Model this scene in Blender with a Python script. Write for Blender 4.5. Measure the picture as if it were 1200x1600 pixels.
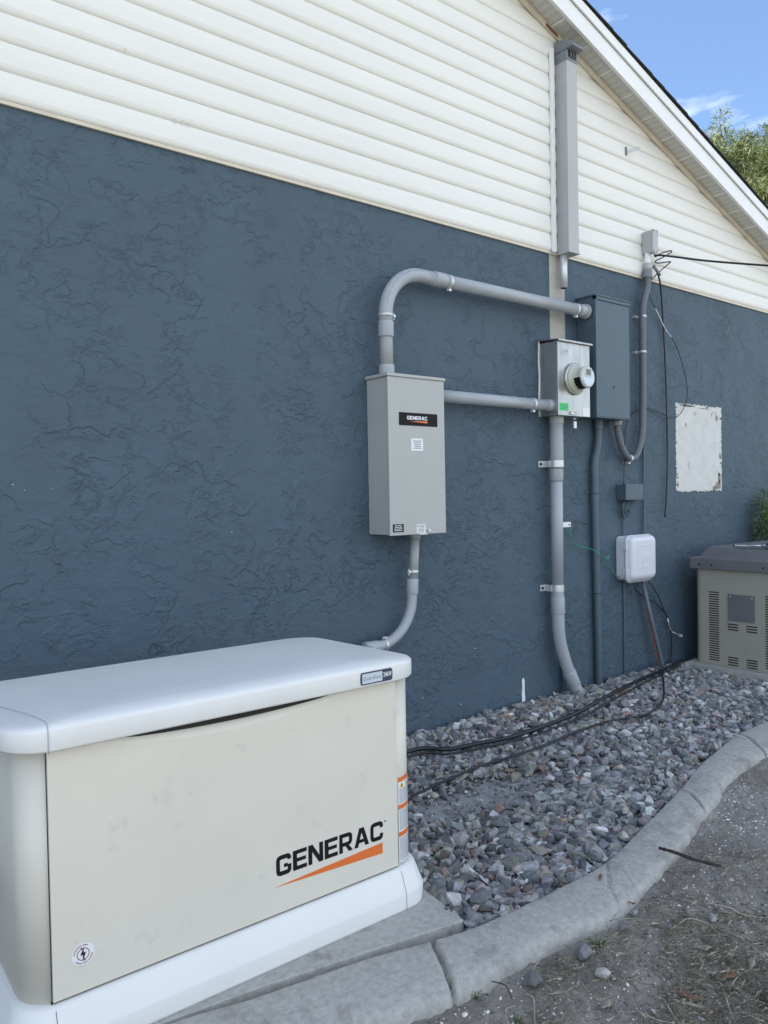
import bpy, bmesh, math, random
import numpy as np
from mathutils import Vector, Matrix, noise
random.seed(7); rng = np.random.default_rng(7)
for o in list(bpy.data.objects): bpy.data.objects.remove(o)
S = bpy.context.scene; COL = S.collection; PI = math.pi; R_ = math.radians

# ------------------------------------------------------------------ camera
CAM = np.array([0.0, -3.158, 1.28])
ROT = np.array([[0.78850979, -0.02713703, 0.61442322], [-0.61475894, -0.00554953, 0.78869554], [-0.01799309, -0.99961632, -0.02105858]])
cam = bpy.data.objects.new('camera', bpy.data.cameras.new('camera')); COL.objects.link(cam)
m = Matrix.Identity(4)
for i in range(3):
    m[i][0] = ROT[i, 0]; m[i][1] = -ROT[i, 1]; m[i][2] = -ROT[i, 2]; m[i][3] = CAM[i]
cam.matrix_world = m
cam.data.sensor_fit = 'VERTICAL'; cam.data.sensor_height = 24; cam.data.lens = 18
cam.data.clip_end = 2000; cam.data.clip_start = 0.02
S.camera = cam

# ------------------------------------------------------------------ sky, sun, exposure
SUN_EL, SUN_AZ = R_(50), R_(-42)           # azimuth measured from +Y towards +X: the sun is behind the house
def _dir(px, py):
    d = ROT @ np.array([px - 600., py - 800., 1200.]); return tuple(d / np.linalg.norm(d))
CLOUDS = [(*_dir(1070, 215), .10, .9968), (*_dir(1215, 130), .07, .997)]
w = bpy.data.worlds.new("World"); S.world = w; w.use_nodes = True
nt = w.node_tree; bg = nt.nodes['Background']
sky = nt.nodes.new('ShaderNodeTexSky'); sky.sky_type = 'NISHITA'; sky.sun_disc = False
sky.sun_elevation = SUN_EL; sky.sun_rotation = SUN_AZ; sky.air_density = 1.0; sky.dust_density = 0.2; sky.ozone_density = 3.0
tc = nt.nodes.new('ShaderNodeTexCoord')
mp = nt.nodes.new('ShaderNodeMapping'); mp.inputs['Scale'].default_value = (2.2, 2.2, 6.0); mp.inputs['Location'].default_value = (0.9, 0.45, 0.2)
nz = nt.nodes.new('ShaderNodeTexNoise'); nz.inputs['Scale'].default_value = 2.1; nz.inputs['Detail'].default_value = 9; nz.inputs['Distortion'].default_value = 0.5
rp = nt.nodes.new('ShaderNodeValToRGB'); rp.color_ramp.elements[0].position = 0.58; rp.color_ramp.elements[1].position = 0.84
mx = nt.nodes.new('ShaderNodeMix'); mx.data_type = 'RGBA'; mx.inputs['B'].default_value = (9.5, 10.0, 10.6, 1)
nt.links.new(tc.outputs['Generated'], mp.inputs['Vector']); nt.links.new(mp.outputs[0], nz.inputs['Vector'])
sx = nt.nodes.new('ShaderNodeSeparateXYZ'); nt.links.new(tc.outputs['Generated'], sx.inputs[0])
my_ = nt.nodes.new('ShaderNodeMapRange'); my_.interpolation_type = 'SMOOTHSTEP'  # extra cloud added in the unseen sky behind the camera, whitens the fill light
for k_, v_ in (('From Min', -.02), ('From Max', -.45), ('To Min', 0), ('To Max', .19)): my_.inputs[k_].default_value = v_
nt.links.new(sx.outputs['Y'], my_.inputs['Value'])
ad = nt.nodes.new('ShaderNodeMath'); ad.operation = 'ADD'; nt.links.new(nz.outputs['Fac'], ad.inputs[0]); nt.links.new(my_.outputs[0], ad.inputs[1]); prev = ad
for dx_, dy_, dz_, w_, c0_ in CLOUDS:
    dt = nt.nodes.new('ShaderNodeVectorMath'); dt.operation = 'DOT_PRODUCT'; dt.inputs[1].default_value = (dx_, dy_, dz_); nt.links.new(tc.outputs['Generated'], dt.inputs[0])
    mr_ = nt.nodes.new('ShaderNodeMapRange'); mr_.interpolation_type = 'SMOOTHSTEP'
    for k_, v_ in (('From Min', c0_), ('From Max', 1.), ('To Min', 0), ('To Max', w_)): mr_.inputs[k_].default_value = v_
    nt.links.new(dt.outputs['Value'], mr_.inputs['Value'])
    a2 = nt.nodes.new('ShaderNodeMath'); a2.operation = 'ADD'; nt.links.new(prev.outputs[0], a2.inputs[0]); nt.links.new(mr_.outputs[0], a2.inputs[1]); prev = a2
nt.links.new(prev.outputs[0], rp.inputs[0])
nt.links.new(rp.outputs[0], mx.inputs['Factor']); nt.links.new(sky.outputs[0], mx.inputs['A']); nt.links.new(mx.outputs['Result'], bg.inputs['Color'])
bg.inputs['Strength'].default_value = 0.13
sl = bpy.data.lights.new('sun', 'SUN'); sl.energy = 4.2; sl.angle = R_(0.5); sl.color = (1, .95, .87)
so = bpy.data.objects.new('sun', sl); COL.objects.link(so)
sd = Vector((math.sin(SUN_AZ) * math.cos(SUN_EL), math.cos(SUN_AZ) * math.cos(SUN_EL), math.sin(SUN_EL)))
so.rotation_euler = sd.to_track_quat('Z', 'Y').to_euler(); so.location = (-6, 10, 15)
S.view_settings.view_transform = 'Standard'; S.view_settings.look = 'None'; S.view_settings.gamma = 1; S.view_settings.exposure = 1.0

# ------------------------------------------------------------------ helpers
def ray(px, py): return ROT @ np.array([px - 600., py - 800., 1200.])
def P(px, py, y):                        # the real point on the plane y = const seen at a photo pixel
    d = ray(px, py); t = (y - CAM[1]) / d[1]; return Vector(CAM + t * d)
def G(px, py, z=0.0):
    d = ray(px, py); t = (z - CAM[2]) / d[2]; return Vector(CAM + t * d)
def XP(px, py, x):
    d = ray(px, py); t = (x - CAM[0]) / d[0]; return Vector(CAM + t * d)

class MB:
    def __init__(s): s.v = []; s.f = []; s.sm = []; s.mi = []; s.cur = 0
    def add(s, vs, fs, smooth=False):
        b = len(s.v); s.v += [tuple(v) for v in vs]
        for f in fs: s.f.append([b + i for i in f]); s.sm.append(smooth); s.mi.append(s.cur)
        return s
    def box(s, x0, x1, y0, y1, z0, z1):
        v = [(x0, y0, z0), (x1, y0, z0), (x1, y1, z0), (x0, y1, z0), (x0, y0, z1), (x1, y0, z1), (x1, y1, z1), (x0, y1, z1)]
        return s.add(v, [(0, 3, 2, 1), (4, 5, 6, 7), (0, 1, 5, 4), (1, 2, 6, 5), (2, 3, 7, 6), (3, 0, 4, 7)])
    def prism(s, pts, axis, a, b):       # closed outline pts (u,v) extruded along an axis from a to b
        def mk(u, v, t): return {'x': (t, u, v), 'y': (u, t, v), 'z': (u, v, t)}[axis]
        n = len(pts); vs = [mk(u, v, a) for u, v in pts] + [mk(u, v, b) for u, v in pts]
        fs = [list(range(n))[::-1], list(range(n, 2 * n))] + [(i, (i + 1) % n, n + (i + 1) % n, n + i) for i in range(n)]
        return s.add(vs, fs)
    def tube(s, pts, r, seg=12, caps=True):
        pts = [Vector(p) for p in pts]; n = len(pts)
        rr = r if isinstance(r, (list, tuple)) else [r] * n
        up = None; vs = []; fs = []
        for i, p in enumerate(pts):
            t = (pts[min(i + 1, n - 1)] - pts[max(i - 1, 0)])
            if t.length < 1e-9: t = Vector((0, 0, 1))
            t.normalize()
            if up is None:
                up = Vector((0, 0, 1)) if abs(t.z) < .9 else Vector((0, 1, 0))
            up = (up - t * up.dot(t)).normalized(); sd_ = t.cross(up)
            for k in range(seg):
                a = 2 * PI * k / seg; vs.append(p + (up * math.cos(a) + sd_ * math.sin(a)) * rr[i])
        for i in range(n - 1):
            for k in range(seg):
                k2 = (k + 1) % seg; fs.append((i * seg + k, i * seg + k2, (i + 1) * seg + k2, (i + 1) * seg + k))
        s.add(vs, fs, True)
        if caps:
            b = len(s.v) - n * seg
            s.f.append([b + k for k in range(seg)][::-1]); s.sm.append(False); s.mi.append(s.cur)
            s.f.append([b + (n - 1) * seg + k for k in range(seg)]); s.sm.append(False); s.mi.append(s.cur)
        return s
    def layers(s, rings, cap0=True, cap1=True, smooth=False):
        n = len(rings[0]); vs = [p for r in rings for p in r]; fs = []
        for i in range(len(rings) - 1):
            for k in range(n):
                k2 = (k + 1) % n; fs.append((i * n + k, i * n + k2, (i + 1) * n + k2, (i + 1) * n + k))
        s.add(vs, fs, smooth)
        b = len(s.v) - n * len(rings)
        if cap0: s.f.append([b + k for k in range(n)][::-1]); s.sm.append(False); s.mi.append(s.cur)
        if cap1: s.f.append([b + (len(rings) - 1) * n + k for k in range(n)]); s.sm.append(False); s.mi.append(s.cur)
        return s

ROOT = {}
def rootloc(o):
    while o is not None:
        if o.name in ROOT: return ROOT[o.name]
        o = o.parent
    return Vector((0, 0, 0))
def tag(o, label, cat, group=None, kind=None):
    if label: o['label'] = label
    if cat: o['category'] = cat
    if group: o['group'] = group
    if kind: o['kind'] = kind
    return o
def thing(name, label, cat, loc, group=None):
    o = bpy.data.objects.new(name, None); COL.objects.link(o); o.location = loc; o.empty_display_size = .1
    ROOT[o.name] = Vector(loc); return tag(o, label, cat, group)
def obj(name, mb, mat, parent=None, bevel=0, label=None, base=None, seg=2):
    me = bpy.data.meshes.new(name)
    off = rootloc(parent) if parent is not None else (Vector(base) if base is not None else Vector((0, 0, 0)))
    vs = [(v[0] - off.x, v[1] - off.y, v[2] - off.z) for v in mb.v]
    me.from_pydata(vs, [], mb.f); me.update()
    me.polygons.foreach_set('use_smooth', mb.sm)
    mats = mat if isinstance(mat, (list, tuple)) else [mat]
    for x in mats: me.materials.append(x)
    if len(mats) > 1: me.polygons.foreach_set('material_index', mb.mi)
    bm = bmesh.new(); bm.from_mesh(me); bmesh.ops.recalc_face_normals(bm, faces=bm.faces); bm.to_mesh(me); bm.free()
    o = bpy.data.objects.new(name, me); COL.objects.link(o)
    if parent is not None: o.parent = parent
    elif base is not None: o.location = off; ROOT[o.name] = off
    if bevel:
        bv = o.modifiers.new('bevel', 'BEVEL'); bv.width = bevel; bv.segments = seg; bv.limit_method = 'ANGLE'; bv.angle_limit = R_(40)
        bv.harden_normals = False
        me.polygons.foreach_set('use_smooth', [True] * len(me.polygons))
        wn = o.modifiers.new('wn', 'WEIGHTED_NORMAL'); wn.keep_sharp = False; wn.weight = 100
    if label: o['label'] = label
    return o
def spline(pts, k=8):
    pts = [Vector(p) for p in pts]; out = []
    q = [pts[0] * 2 - pts[1]] + pts + [pts[-1] * 2 - pts[-2]]
    for i in range(1, len(q) - 2):
        a, b, c, d = q[i - 1:i + 3]
        for j in range(k):
            t = j / k
            out.append(.5 * ((2 * b) + (c - a) * t + (2 * a - 5 * b + 4 * c - d) * t * t + (3 * b - a - 3 * c + d) * t ** 3))
    out.append(pts[-1]); return out
def arc(c, u, v, r, a0, a1, n=14):       # arc centre c in plane u,v
    c, u, v = Vector(c), Vector(u), Vector(v)
    return [c + u * (r * math.cos(a0 + (a1 - a0) * i / n)) + v * (r * math.sin(a0 + (a1 - a0) * i / n)) for i in range(n + 1)]
def rrect(x0, x1, y0, y1, r, z, n=8):
    pts = []
    for cx, cy, a in ((x1 - r, y0 + r, -PI / 2), (x1 - r, y1 - r, 0), (x0 + r, y1 - r, PI / 2), (x0 + r, y0 + r, PI)):
        for i in range(n + 1):
            t = a + PI / 2 * i / n; pts.append((cx + r * math.cos(t), cy + r * math.sin(t), z))
    return pts

def pm(name, col, rough=.6, metal=0., var=.0, vscale=6., bump=0., bscale=80., spec=.5, col2=None, stretch=(1, 1, 1), attr=None, coat=0., dirt=None):
    m = bpy.data.materials.new(name); m.use_nodes = True; t = m.node_tree; b = t.nodes['Principled BSDF']
    b.inputs['Base Color'].default_value = (*col, 1); b.inputs['Roughness'].default_value = rough; b.inputs['Metallic'].default_value = metal
    b.inputs['Specular IOR Level'].default_value = spec
    if coat: b.inputs['Coat Weight'].default_value = coat
    c = t.nodes.new('ShaderNodeTexCoord'); mpn = t.nodes.new('ShaderNodeMapping'); mpn.inputs['Scale'].default_value = stretch
    t.links.new(c.outputs['Object'], mpn.inputs['Vector'])
    last = None
    if attr:
        a = t.nodes.new('ShaderNodeAttribute'); a.attribute_name = attr; last = a.outputs['Color']
    if var:
        n = t.nodes.new('ShaderNodeTexNoise'); n.inputs['Scale'].default_value = vscale; n.inputs['Detail'].default_value = 7; n.inputs['Roughness'].default_value = .62
        t.links.new(mpn.outputs[0], n.inputs['Vector'])
        r = t.nodes.new('ShaderNodeMapRange'); r.inputs['From Min'].default_value = .3; r.inputs['From Max'].default_value = .7
        t.links.new(n.outputs['Fac'], r.inputs['Value'])
        x = t.nodes.new('ShaderNodeMix'); x.data_type = 'RGBA'
        t.links.new(r.outputs[0], x.inputs['Factor'])
        if last is None:
            lo = col2 if col2 else tuple(v * (1 - var) for v in col); hi = col if col2 else tuple(min(1, v * (1 + var)) for v in col)
            x.inputs['A'].default_value = (*lo, 1); x.inputs['B'].default_value = (*hi, 1)
        else:
            x.blend_type = 'MULTIPLY'; t.nodes.remove(x); x = t.nodes.new('ShaderNodeVectorMath'); x.operation = 'SCALE'
            r.inputs['To Min'].default_value = 1 - var; r.inputs['To Max'].default_value = 1 + var
            t.links.new(last, x.inputs[0]); t.links.new(r.outputs[0], x.inputs['Scale'])
        last = x.outputs['Result'] if 'Result' in x.outputs else x.outputs['Vector']
        rr = t.nodes.new('ShaderNodeMapRange'); rr.inputs['To Min'].default_value = max(.05, rough - .12); rr.inputs['To Max'].default_value = min(1, rough + .12)
        t.links.new(n.outputs['Fac'], rr.inputs['Value']); t.links.new(rr.outputs[0], b.inputs['Roughness'])
    if dirt:                                # (colour, scale, lo, hi) stains with a shape of their own
        dc, ds, lo_, hi_ = dirt
        n = t.nodes.new('ShaderNodeTexNoise'); n.inputs['Scale'].default_value = ds; n.inputs['Detail'].default_value = 8; n.inputs['Roughness'].default_value = .7
        t.links.new(mpn.outputs[0], n.inputs['Vector'])
        r = t.nodes.new('ShaderNodeMapRange'); r.inputs['From Min'].default_value = lo_; r.inputs['From Max'].default_value = hi_
        t.links.new(n.outputs['Fac'], r.inputs['Value'])
        x = t.nodes.new('ShaderNodeMix'); x.data_type = 'RGBA'; t.links.new(r.outputs[0], x.inputs['Factor'])
        if last is not None: t.links.new(last, x.inputs['A'])
        else: x.inputs['A'].default_value = (*col, 1)
        x.inputs['B'].default_value = (*dc, 1); last = x.outputs['Result']
    if last is not None: t.links.new(last, b.inputs['Base Color'])
    if bump:
        n = t.nodes.new('ShaderNodeTexNoise'); n.inputs['Scale'].default_value = bscale; n.inputs['Detail'].default_value = 6
        t.links.new(mpn.outputs[0], n.inputs['Vector'])
        bp = t.nodes.new('ShaderNodeBump'); bp.inputs['Strength'].default_value = 1; bp.inputs['Distance'].default_value = bump
        t.links.new(n.outputs['Fac'], bp.inputs['Height']); t.links.new(bp.outputs[0], b.inputs['Normal'])
    return m

# ------------------------------------------------------------------ materials
BLUE = (0.067, 0.103, 0.137)
def stucco(name, col, amp=1.0):  # trowelled relief only; the paint itself is even
    m = bpy.data.materials.new(name); m.use_nodes = True; t = m.node_tree; b = t.nodes['Principled BSDF']
    b.inputs['Roughness'].default_value = .62; b.inputs['Specular IOR Level'].default_value = .35
    c = t.nodes.new('ShaderNodeTexCoord')
    def noise_(sc, det=4, dist=0., rgh=.55, src=None):
        n = t.nodes.new('ShaderNodeTexNoise'); n.inputs['Scale'].default_value = sc; n.inputs['Detail'].default_value = det
        n.inputs['Distortion'].default_value = dist; n.inputs['Roughness'].default_value = rgh
        t.links.new(src or c.outputs['Object'], n.inputs['Vector']); return n.outputs['Fac']
    def mr(v, a, b_, c_=0., d=1., sm=False):
        n = t.nodes.new('ShaderNodeMapRange'); n.inputs['From Min'].default_value = a; n.inputs['From Max'].default_value = b_
        n.inputs['To Min'].default_value = c_; n.inputs['To Max'].default_value = d
        if sm: n.interpolation_type = 'SMOOTHSTEP'
        t.links.new(v, n.inputs['Value']); return n.outputs[0]
    def ma(op, a, b_):
        n = t.nodes.new('ShaderNodeMath'); n.operation = op
        for i, v in enumerate((a, b_)):
            if isinstance(v, (int, float)): n.inputs[i].default_value = v
            else: t.links.new(v, n.inputs[i])
        return n.outputs[0]
    # trowelled terraces: a ramp that climbs slowly then drops at a crisp ragged edge
    mpz = t.nodes.new('ShaderNodeMapping'); mpz.inputs['Scale'].default_value = (.95, 1, 1.15); mpz.inputs['Rotation'].default_value = (0, R_(-14), 0)
    t.links.new(c.outputs['Object'], mpz.inputs['Vector'])
    def terr(sc, thr, mask_sc, mlo, mhi, cw=.012):
        a = noise_(sc, 6, .25, .56, mpz.outputs[0])
        up = mr(a, thr - .12, thr, 0, 1); cut = mr(a, thr, thr + cw, 1, 0)
        mk = mr(noise_(mask_sc, 3), mlo, mhi, 0, 1, True)
        return ma('MULTIPLY', ma('MULTIPLY', ma('POWER', up, 2.2), cut), mk)
    h = ma('ADD', ma('MULTIPLY', terr(4.4, .52, 2.6, .43, .60, .020), .0046 * amp), ma('MULTIPLY', terr(9.5, .50, 3.3, .46, .58, .034), .0032 * amp))
    h = ma('ADD', h, ma('MULTIPLY', terr(7.5, .56, 2.9, .48, .62, .024), .0036 * amp))
    h = ma('ADD', h, ma('ADD', ma('MULTIPLY', noise_(3.0, 3), .014 * amp), ma('MULTIPLY', noise_(11.0, 2), .0055 * amp)))
    grit = ma('MULTIPLY', noise_(120, 3, 0, .6), mr(noise_(5.5, 6), .40, .62, .0010, .0036))
    h = ma('ADD', h, grit)
    h = ma('ADD', h, ma('MULTIPLY', noise_(48, 5, 0, .65), .0042 * amp))
    bp = t.nodes.new('ShaderNodeBump'); bp.inputs['Strength'].default_value = 1; bp.inputs['Distance'].default_value = 1.0
    t.links.new(h, bp.inputs['Height']); t.links.new(bp.outputs[0], b.inputs['Normal'])
    x = t.nodes.new('ShaderNodeMix'); x.data_type = 'RGBA'
    x.inputs['A'].default_value = (*[v * .93 for v in col], 1); x.inputs['B'].default_value = (*[v * 1.07 for v in col], 1)
    t.links.new(mr(noise_(1.7, 6, .3), .3, .7), x.inputs['Factor'])
    t.links.new(x.outputs['Result'], b.inputs['Base Color'])
    return m
M = {}
M['stucco'] = stucco('blue_stucco', BLUE)
M['bluepaint'] = pm('blue_paint', (0.069, 0.104, 0.134), .5, var=.12, vscale=9, bump=.0006, bscale=60)
M['bare'] = pm('bare_stucco', (.60, .60, .575), .85, var=.08, vscale=9, bump=.004, bscale=28, dirt=((.16, .11, .08), 5.2, .60, .68))
M['bare2'] = pm('bare_stucco_strip', (.40, .385, .35), .85, var=.12, vscale=12, bump=.003, bscale=40)
M['siding'] = pm('siding_vinyl', (.76, .745, .69), .45, var=.035, vscale=1.5, bump=.0004, bscale=30, stretch=(.6, 1, 3))
M['tan'] = pm('tan_trim', (.62, .56, .45), .5, var=.12, vscale=8)
M['white'] = pm('white_trim', (.78, .78, .77), .4, var=.05, vscale=3)
M['dark'] = pm('dark_gap', (.012, .012, .013), .7)
M['black'] = pm('black_cable', (.010, .010, .012), .42, var=.2, vscale=30)
M['shingle'] = pm('shingle', (.035, .033, .032), .95, var=.4, vscale=14, bump=.003, bscale=90)
M['pvc'] = pm('grey_pvc', (.35, .375, .40), .38, var=.05, vscale=7)
M['pvc2'] = pm('grey_pvc_tan', (.31, .325, .325), .42, var=.06, vscale=7)
M['pvcdark'] = pm('grey_pvc_old', (.115, .13, .15), .5, var=.12, vscale=9)
M['steel'] = pm('galvanised', (.62, .63, .64), .42, .6, var=.15, vscale=40)
M['alu'] = pm('weathered_aluminium', (.42, .415, .40), .34, .72, var=.22, vscale=7, stretch=(3, 1, .7), bump=.0004, bscale=50)
M['greybox'] = pm('grey_enamel', (.40, .405, .385), .38, var=.035, vscale=4, bump=.00012, bscale=300)
M['mast'] = pm('mast_grey', (.40, .405, .40), .42, var=.06, vscale=3)
M['mastdark'] = pm('mast_head_grey', (.19, .205, .225), .55, var=.2, vscale=20)
M['ivory'] = pm('ivory_enamel', (.68, .64, .55), .40, var=.03, vscale=2.2, bump=.00018, bscale=420, dirt=((.50, .475, .41), 7, .59, .78))
M['lid'] = pm('white_plastic', (.73, .725, .70), .42, var=.03, vscale=3, bump=.00025, bscale=350)
M['blk'] = pm('black_print', (.008, .008, .010), .6, spec=.2)
M['orange'] = pm('orange_print', (.72, .16, .03), .45)
M['paper'] = pm('white_label', (.75, .76, .77), .5)
M['ink'] = pm('grey_ink', (.16, .16, .18), .6)
M['redink'] = pm('red_ink', (.30, .04, .03), .6)
M['yellow'] = pm('yellow_print', (.85, .55, .03), .5)
M['green'] = pm('green_sticker', (.02, .50, .12), .5)
M['navy'] = pm('navy_print', (.03, .04, .09), .4)
M['silver'] = pm('silver_badge', (.55, .62, .70), .3, .2)
M['concrete'] = pm('curb_concrete', (.39, .375, .34), .9, var=.20, vscale=45, bump=.004, bscale=110, dirt=((.20, .185, .16), 5.5, .52, .74))
M['padcon'] = pm('pad_concrete', (.39, .38, .345), .9, var=.18, vscale=50, bump=.003, bscale=90, dirt=((.18, .16, .135), 7, .60, .75))
M['stone'] = pm('gravel_stone', (.3, .3, .3), .85, var=.30, vscale=42, bump=.0022, bscale=120, attr='col')
M['chip'] = pm('shell_chip', (.72, .72, .70), .7)
M['wire_green'] = pm('green_wire', (.02, .28, .17), .4)
M['orange_wire'] = pm('orange_wire', (.50, .13, .03), .45)
M['wplastic'] = pm('white_box_plastic', (.64, .655, .70), .38, var=.03, vscale=5)
M['taupe'] = pm('taupe_enamel', (.36, .335, .275), .45, var=.06, vscale=3, dirt=((.30, .29, .26), 9, .6, .75))
M['slate'] = pm('slate_plastic', (.155, .155, .16), .5, var=.08, vscale=4)
M['chrome'] = pm('chrome', (.7, .7, .7), .15, 1)
M['bark'] = pm('bark', (.07, .055, .045), .9, var=.3, vscale=6)
M['needle'] = pm('needles', (.1, .12, .04), .6, attr='col')
M['leaf'] = pm('shrub_leaf', (.05, .1, .02), .5, attr='col')
M['dryleaf'] = pm('dry_leaf_brown', (.22, .10, .06), .7, var=.25, vscale=40)
M['dryleaf2'] = pm('dry_leaf_tan', (.30, .25, .20), .7, var=.25, vscale=40)
M['straw'] = pm('straw', (.46, .40, .28), .75, attr='col')
M['twig'] = pm('twig', (.035, .025, .022), .85, var=.3, vscale=60)
M['grass'] = pm('grass', (.07, .12, .03), .6)
M['meterbeige'] = pm('meter_ivory', (.50, .50, .40), .35)

# soft ground material
def dirtmat():
    m = pm('dirt', (.235, .207, .175), .95, var=.3, vscale=7, bump=.012, bscale=75, dirt=((.34, .31, .27), 1.7, .46, .66)); return m
M['dirt'] = dirtmat()
M['yard'] = pm('yard', (.30, .27, .20), .95, var=.3, vscale=.8, bump=.01, bscale=30)
M['bed'] = pm('bed_soil', (.27, .27, .275), .95, var=.3, vscale=12, bump=.006, bscale=60)

def np_obj(name, verts, faces, mat, parent=None, cols=None, smooth=False, base=None):
    """faces: (n,3) or (n,4) int array; cols per face"""
    me = bpy.data.meshes.new(name); nv, nf, k = len(verts), len(faces), faces.shape[1]
    off = np.array(rootloc(parent)) if parent is not None else (np.array(base) if base is not None else np.zeros(3))
    me.vertices.add(nv); me.vertices.foreach_set('co', (verts - off).astype(np.float32).ravel())
    me.loops.add(nf * k); me.loops.foreach_set('vertex_index', faces.astype(np.int32).ravel())
    me.polygons.add(nf); me.polygons.foreach_set('loop_start', np.arange(0, nf * k, k, dtype=np.int32))
    me.polygons.foreach_set('loop_total', np.full(nf, k, dtype=np.int32))
    me.polygons.foreach_set('use_smooth', np.full(nf, smooth))
    me.update(calc_edges=True); me.validate()
    me.materials.append(mat)
    if cols is not None:
        a = me.color_attributes.new('col', 'FLOAT_COLOR', 'CORNER')
        c = np.repeat(np.c_[cols, np.ones(len(cols))], k, axis=0).astype(np.float32); a.data.foreach_set('color', c.ravel())
    o = bpy.data.objects.new(name, me); COL.objects.link(o)
    if parent is not None: o.parent = parent
    elif base is not None: o.location = base
    return o

def vnoise(x, y, sc, seed):
    r = np.random.default_rng(seed); g = r.random((256, 256)); x = x * sc + 1000; y = y * sc + 1000
    xi = np.floor(x).astype(int); yi = np.floor(y).astype(int); fx = x - xi; fy = y - yi
    fx = fx * fx * (3 - 2 * fx); fy = fy * fy * (3 - 2 * fy)
    a = g[xi % 256, yi % 256]; b = g[(xi + 1) % 256, yi % 256]; c = g[xi % 256, (yi + 1) % 256]; d = g[(xi + 1) % 256, (yi + 1) % 256]
    return (a * (1 - fx) + b * fx) * (1 - fy) + (c * (1 - fx) + d * fx) * fy - .5
def fbm(x, y, sc, seed, o=4):
    t = 0; a = 1.
    for i in range(o): t = t + a * vnoise(x, y, sc * 2 ** i, seed + i); a *= .5
    return t

# ================================================================== GROUND
g = MB(); n = 24
for i in range(n + 1):
    pass
obj('ground', MB().box(-300, 300, -300, 300, -.30, -.085), M['yard'])['kind'] = 'structure'

# curb lines (inner edge, outer edge) read on the ground
inner = [(-.9, -1.27), (-.3, -1.30), (.2, -1.355)] + [tuple(G(px, py, .0)[:2]) for px, py in ((235, 1608), (400, 1556), (560, 1500), (680, 1467), (760, 1440), (870, 1388), (945, 1347), (1000, 1295), (1060, 1235), (1110, 1180), (1200, 1125))] + [(6.2, -1.22), (8.5, -1.2)]
outer = [(-.9, -1.47), (-.3, -1.53), (.2, -1.595)] + [tuple(G(px, py, -.045)[:2]) for px, py in ((440, 1660), (600, 1608), (715, 1568), (812, 1516), (900, 1470), (975, 1435), (1060, 1340), (1115, 1265), (1200, 1187))] + [(6.2, -1.47), (8.5, -1.46)]
def resample(pts, n):
    p = np.array([tuple(v)[:2] for v in spline([Vector((a, b, 0)) for a, b in pts], 12)])
    d = np.r_[0, np.cumsum(np.hypot(*np.diff(p, axis=0).T))]; s = np.linspace(0, d[-1], n)
    return np.c_[np.interp(s, d, p[:, 0]), np.interp(s, d, p[:, 1])]
NI = 1700; ci, co = resample(inner, NI), resample(outer, NI)
prof = [(0, -.10), (0, -.014), (.012, -.005), (.035, 0), (.12, .002), (.3, .003), (.5, .001), (.68, -.003), (.82, -.008), (.90, -.014), (.95, -.024), (.985, -.040), (1, -.06), (1.0, -.10)]
us = np.interp(np.linspace(0, len(prof) - 1, 40), range(len(prof)), [p[0] for p in prof]); zs = np.interp(np.linspace(0, len(prof) - 1, 40), range(len(prof)), [p[1] for p in prof])
X = ci[:, None, 0] * (1 - us) + co[:, None, 0] * us; Y = ci[:, None, 1] * (1 - us) + co[:, None, 1] * us
Z = np.broadcast_to(zs, X.shape) + .0018 * fbm(X, Y, 7, 3) + .0018 * fbm(X, Y, 85, 9) 
wob = .007 * fbm(X, Y, 5, 21) + .003 * fbm(X, Y, 40, 23); Y = Y + wob * us ** 4
def seg_dist(X, Y, a, b):
    a, b = np.array(a), np.array(b); d = b - a; t = np.clip(((X - a[0]) * d[0] + (Y - a[1]) * d[1]) / (d @ d), 0, 1)
    return np.hypot(X - a[0] - t * d[0], Y - a[1] - t * d[1])
def crack(pix, width, depth):
    global Z
    pts = [tuple(G(*p, 0)[:2]) for p in pix]
    wx = .004 * vnoise(X, Y, 60, 77)
    for a, b in zip(pts[:-1], pts[1:]):
        d = seg_dist(X + wx, Y, a, b); Z = Z - depth * np.clip(1.6 - d / width, 0, 1)
crack([(672, 1462), (686, 1490), (700, 1522), (714, 1548), (716, 1580)], .0055, .03)
crack([(1058, 1232), (1078, 1240), (1092, 1252), (1118, 1268)], .0045, .018)
crack([(1154, 1146), (1168, 1152), (1180, 1162), (1206, 1178)], .0045, .018)
crack([(948, 1348), (952, 1385), (965, 1405), (978, 1432)], .0018, .008)
crack([(950, 1352), (975, 1362), (990, 1380)], .002, .004)
V = np.stack([X, Y, Z], -1).reshape(-1, 3); k = len(us)
idx = np.arange(NI * k).reshape(NI, k); F = np.stack([idx[:-1, :-1], idx[:-1, 1:], idx[1:, 1:], idx[1:, :-1]], -1).reshape(-1, 4)
o = np_obj('curb', V, F[:, ::-1], M['concrete'], smooth=True); o['kind'] = 'structure'

# dirt strip outside the curb
xs = np.arange(-.6, 9, .010); ys = np.arange(-4.2, -1.15, .010); X, Y = np.meshgrid(xs, ys, indexing='ij')
edge = np.minimum.reduce([X + .6, 9 - X, Y + 4.2, np.full_like(X, 9)]); fade = np.clip(edge / .4, 0, 1)
Z = -.050 + .020 * fbm(X, Y, 2.2, 5) + .012 * fbm(X, Y, 13, 8) + .006 * fbm(X, Y, 55, 12, 2)
iy = np.interp(X, ci[:, 0], ci[:, 1]); Z = np.where(Y > iy - .08, np.minimum(Z, -.07), Z); Z = -.10 * (1 - fade) + Z * fade
V = np.stack([X, Y, Z], -1).reshape(-1, 3); idx = np.arange(X.size).reshape(X.shape)
F = np.stack([idx[:-1, :-1], idx[1:, :-1], idx[1:, 1:], idx[:-1, 1:]], -1).reshape(-1, 4)
o = np_obj('dirt', V, F, M['dirt'], smooth=True); o['kind'] = 'structure'
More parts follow.
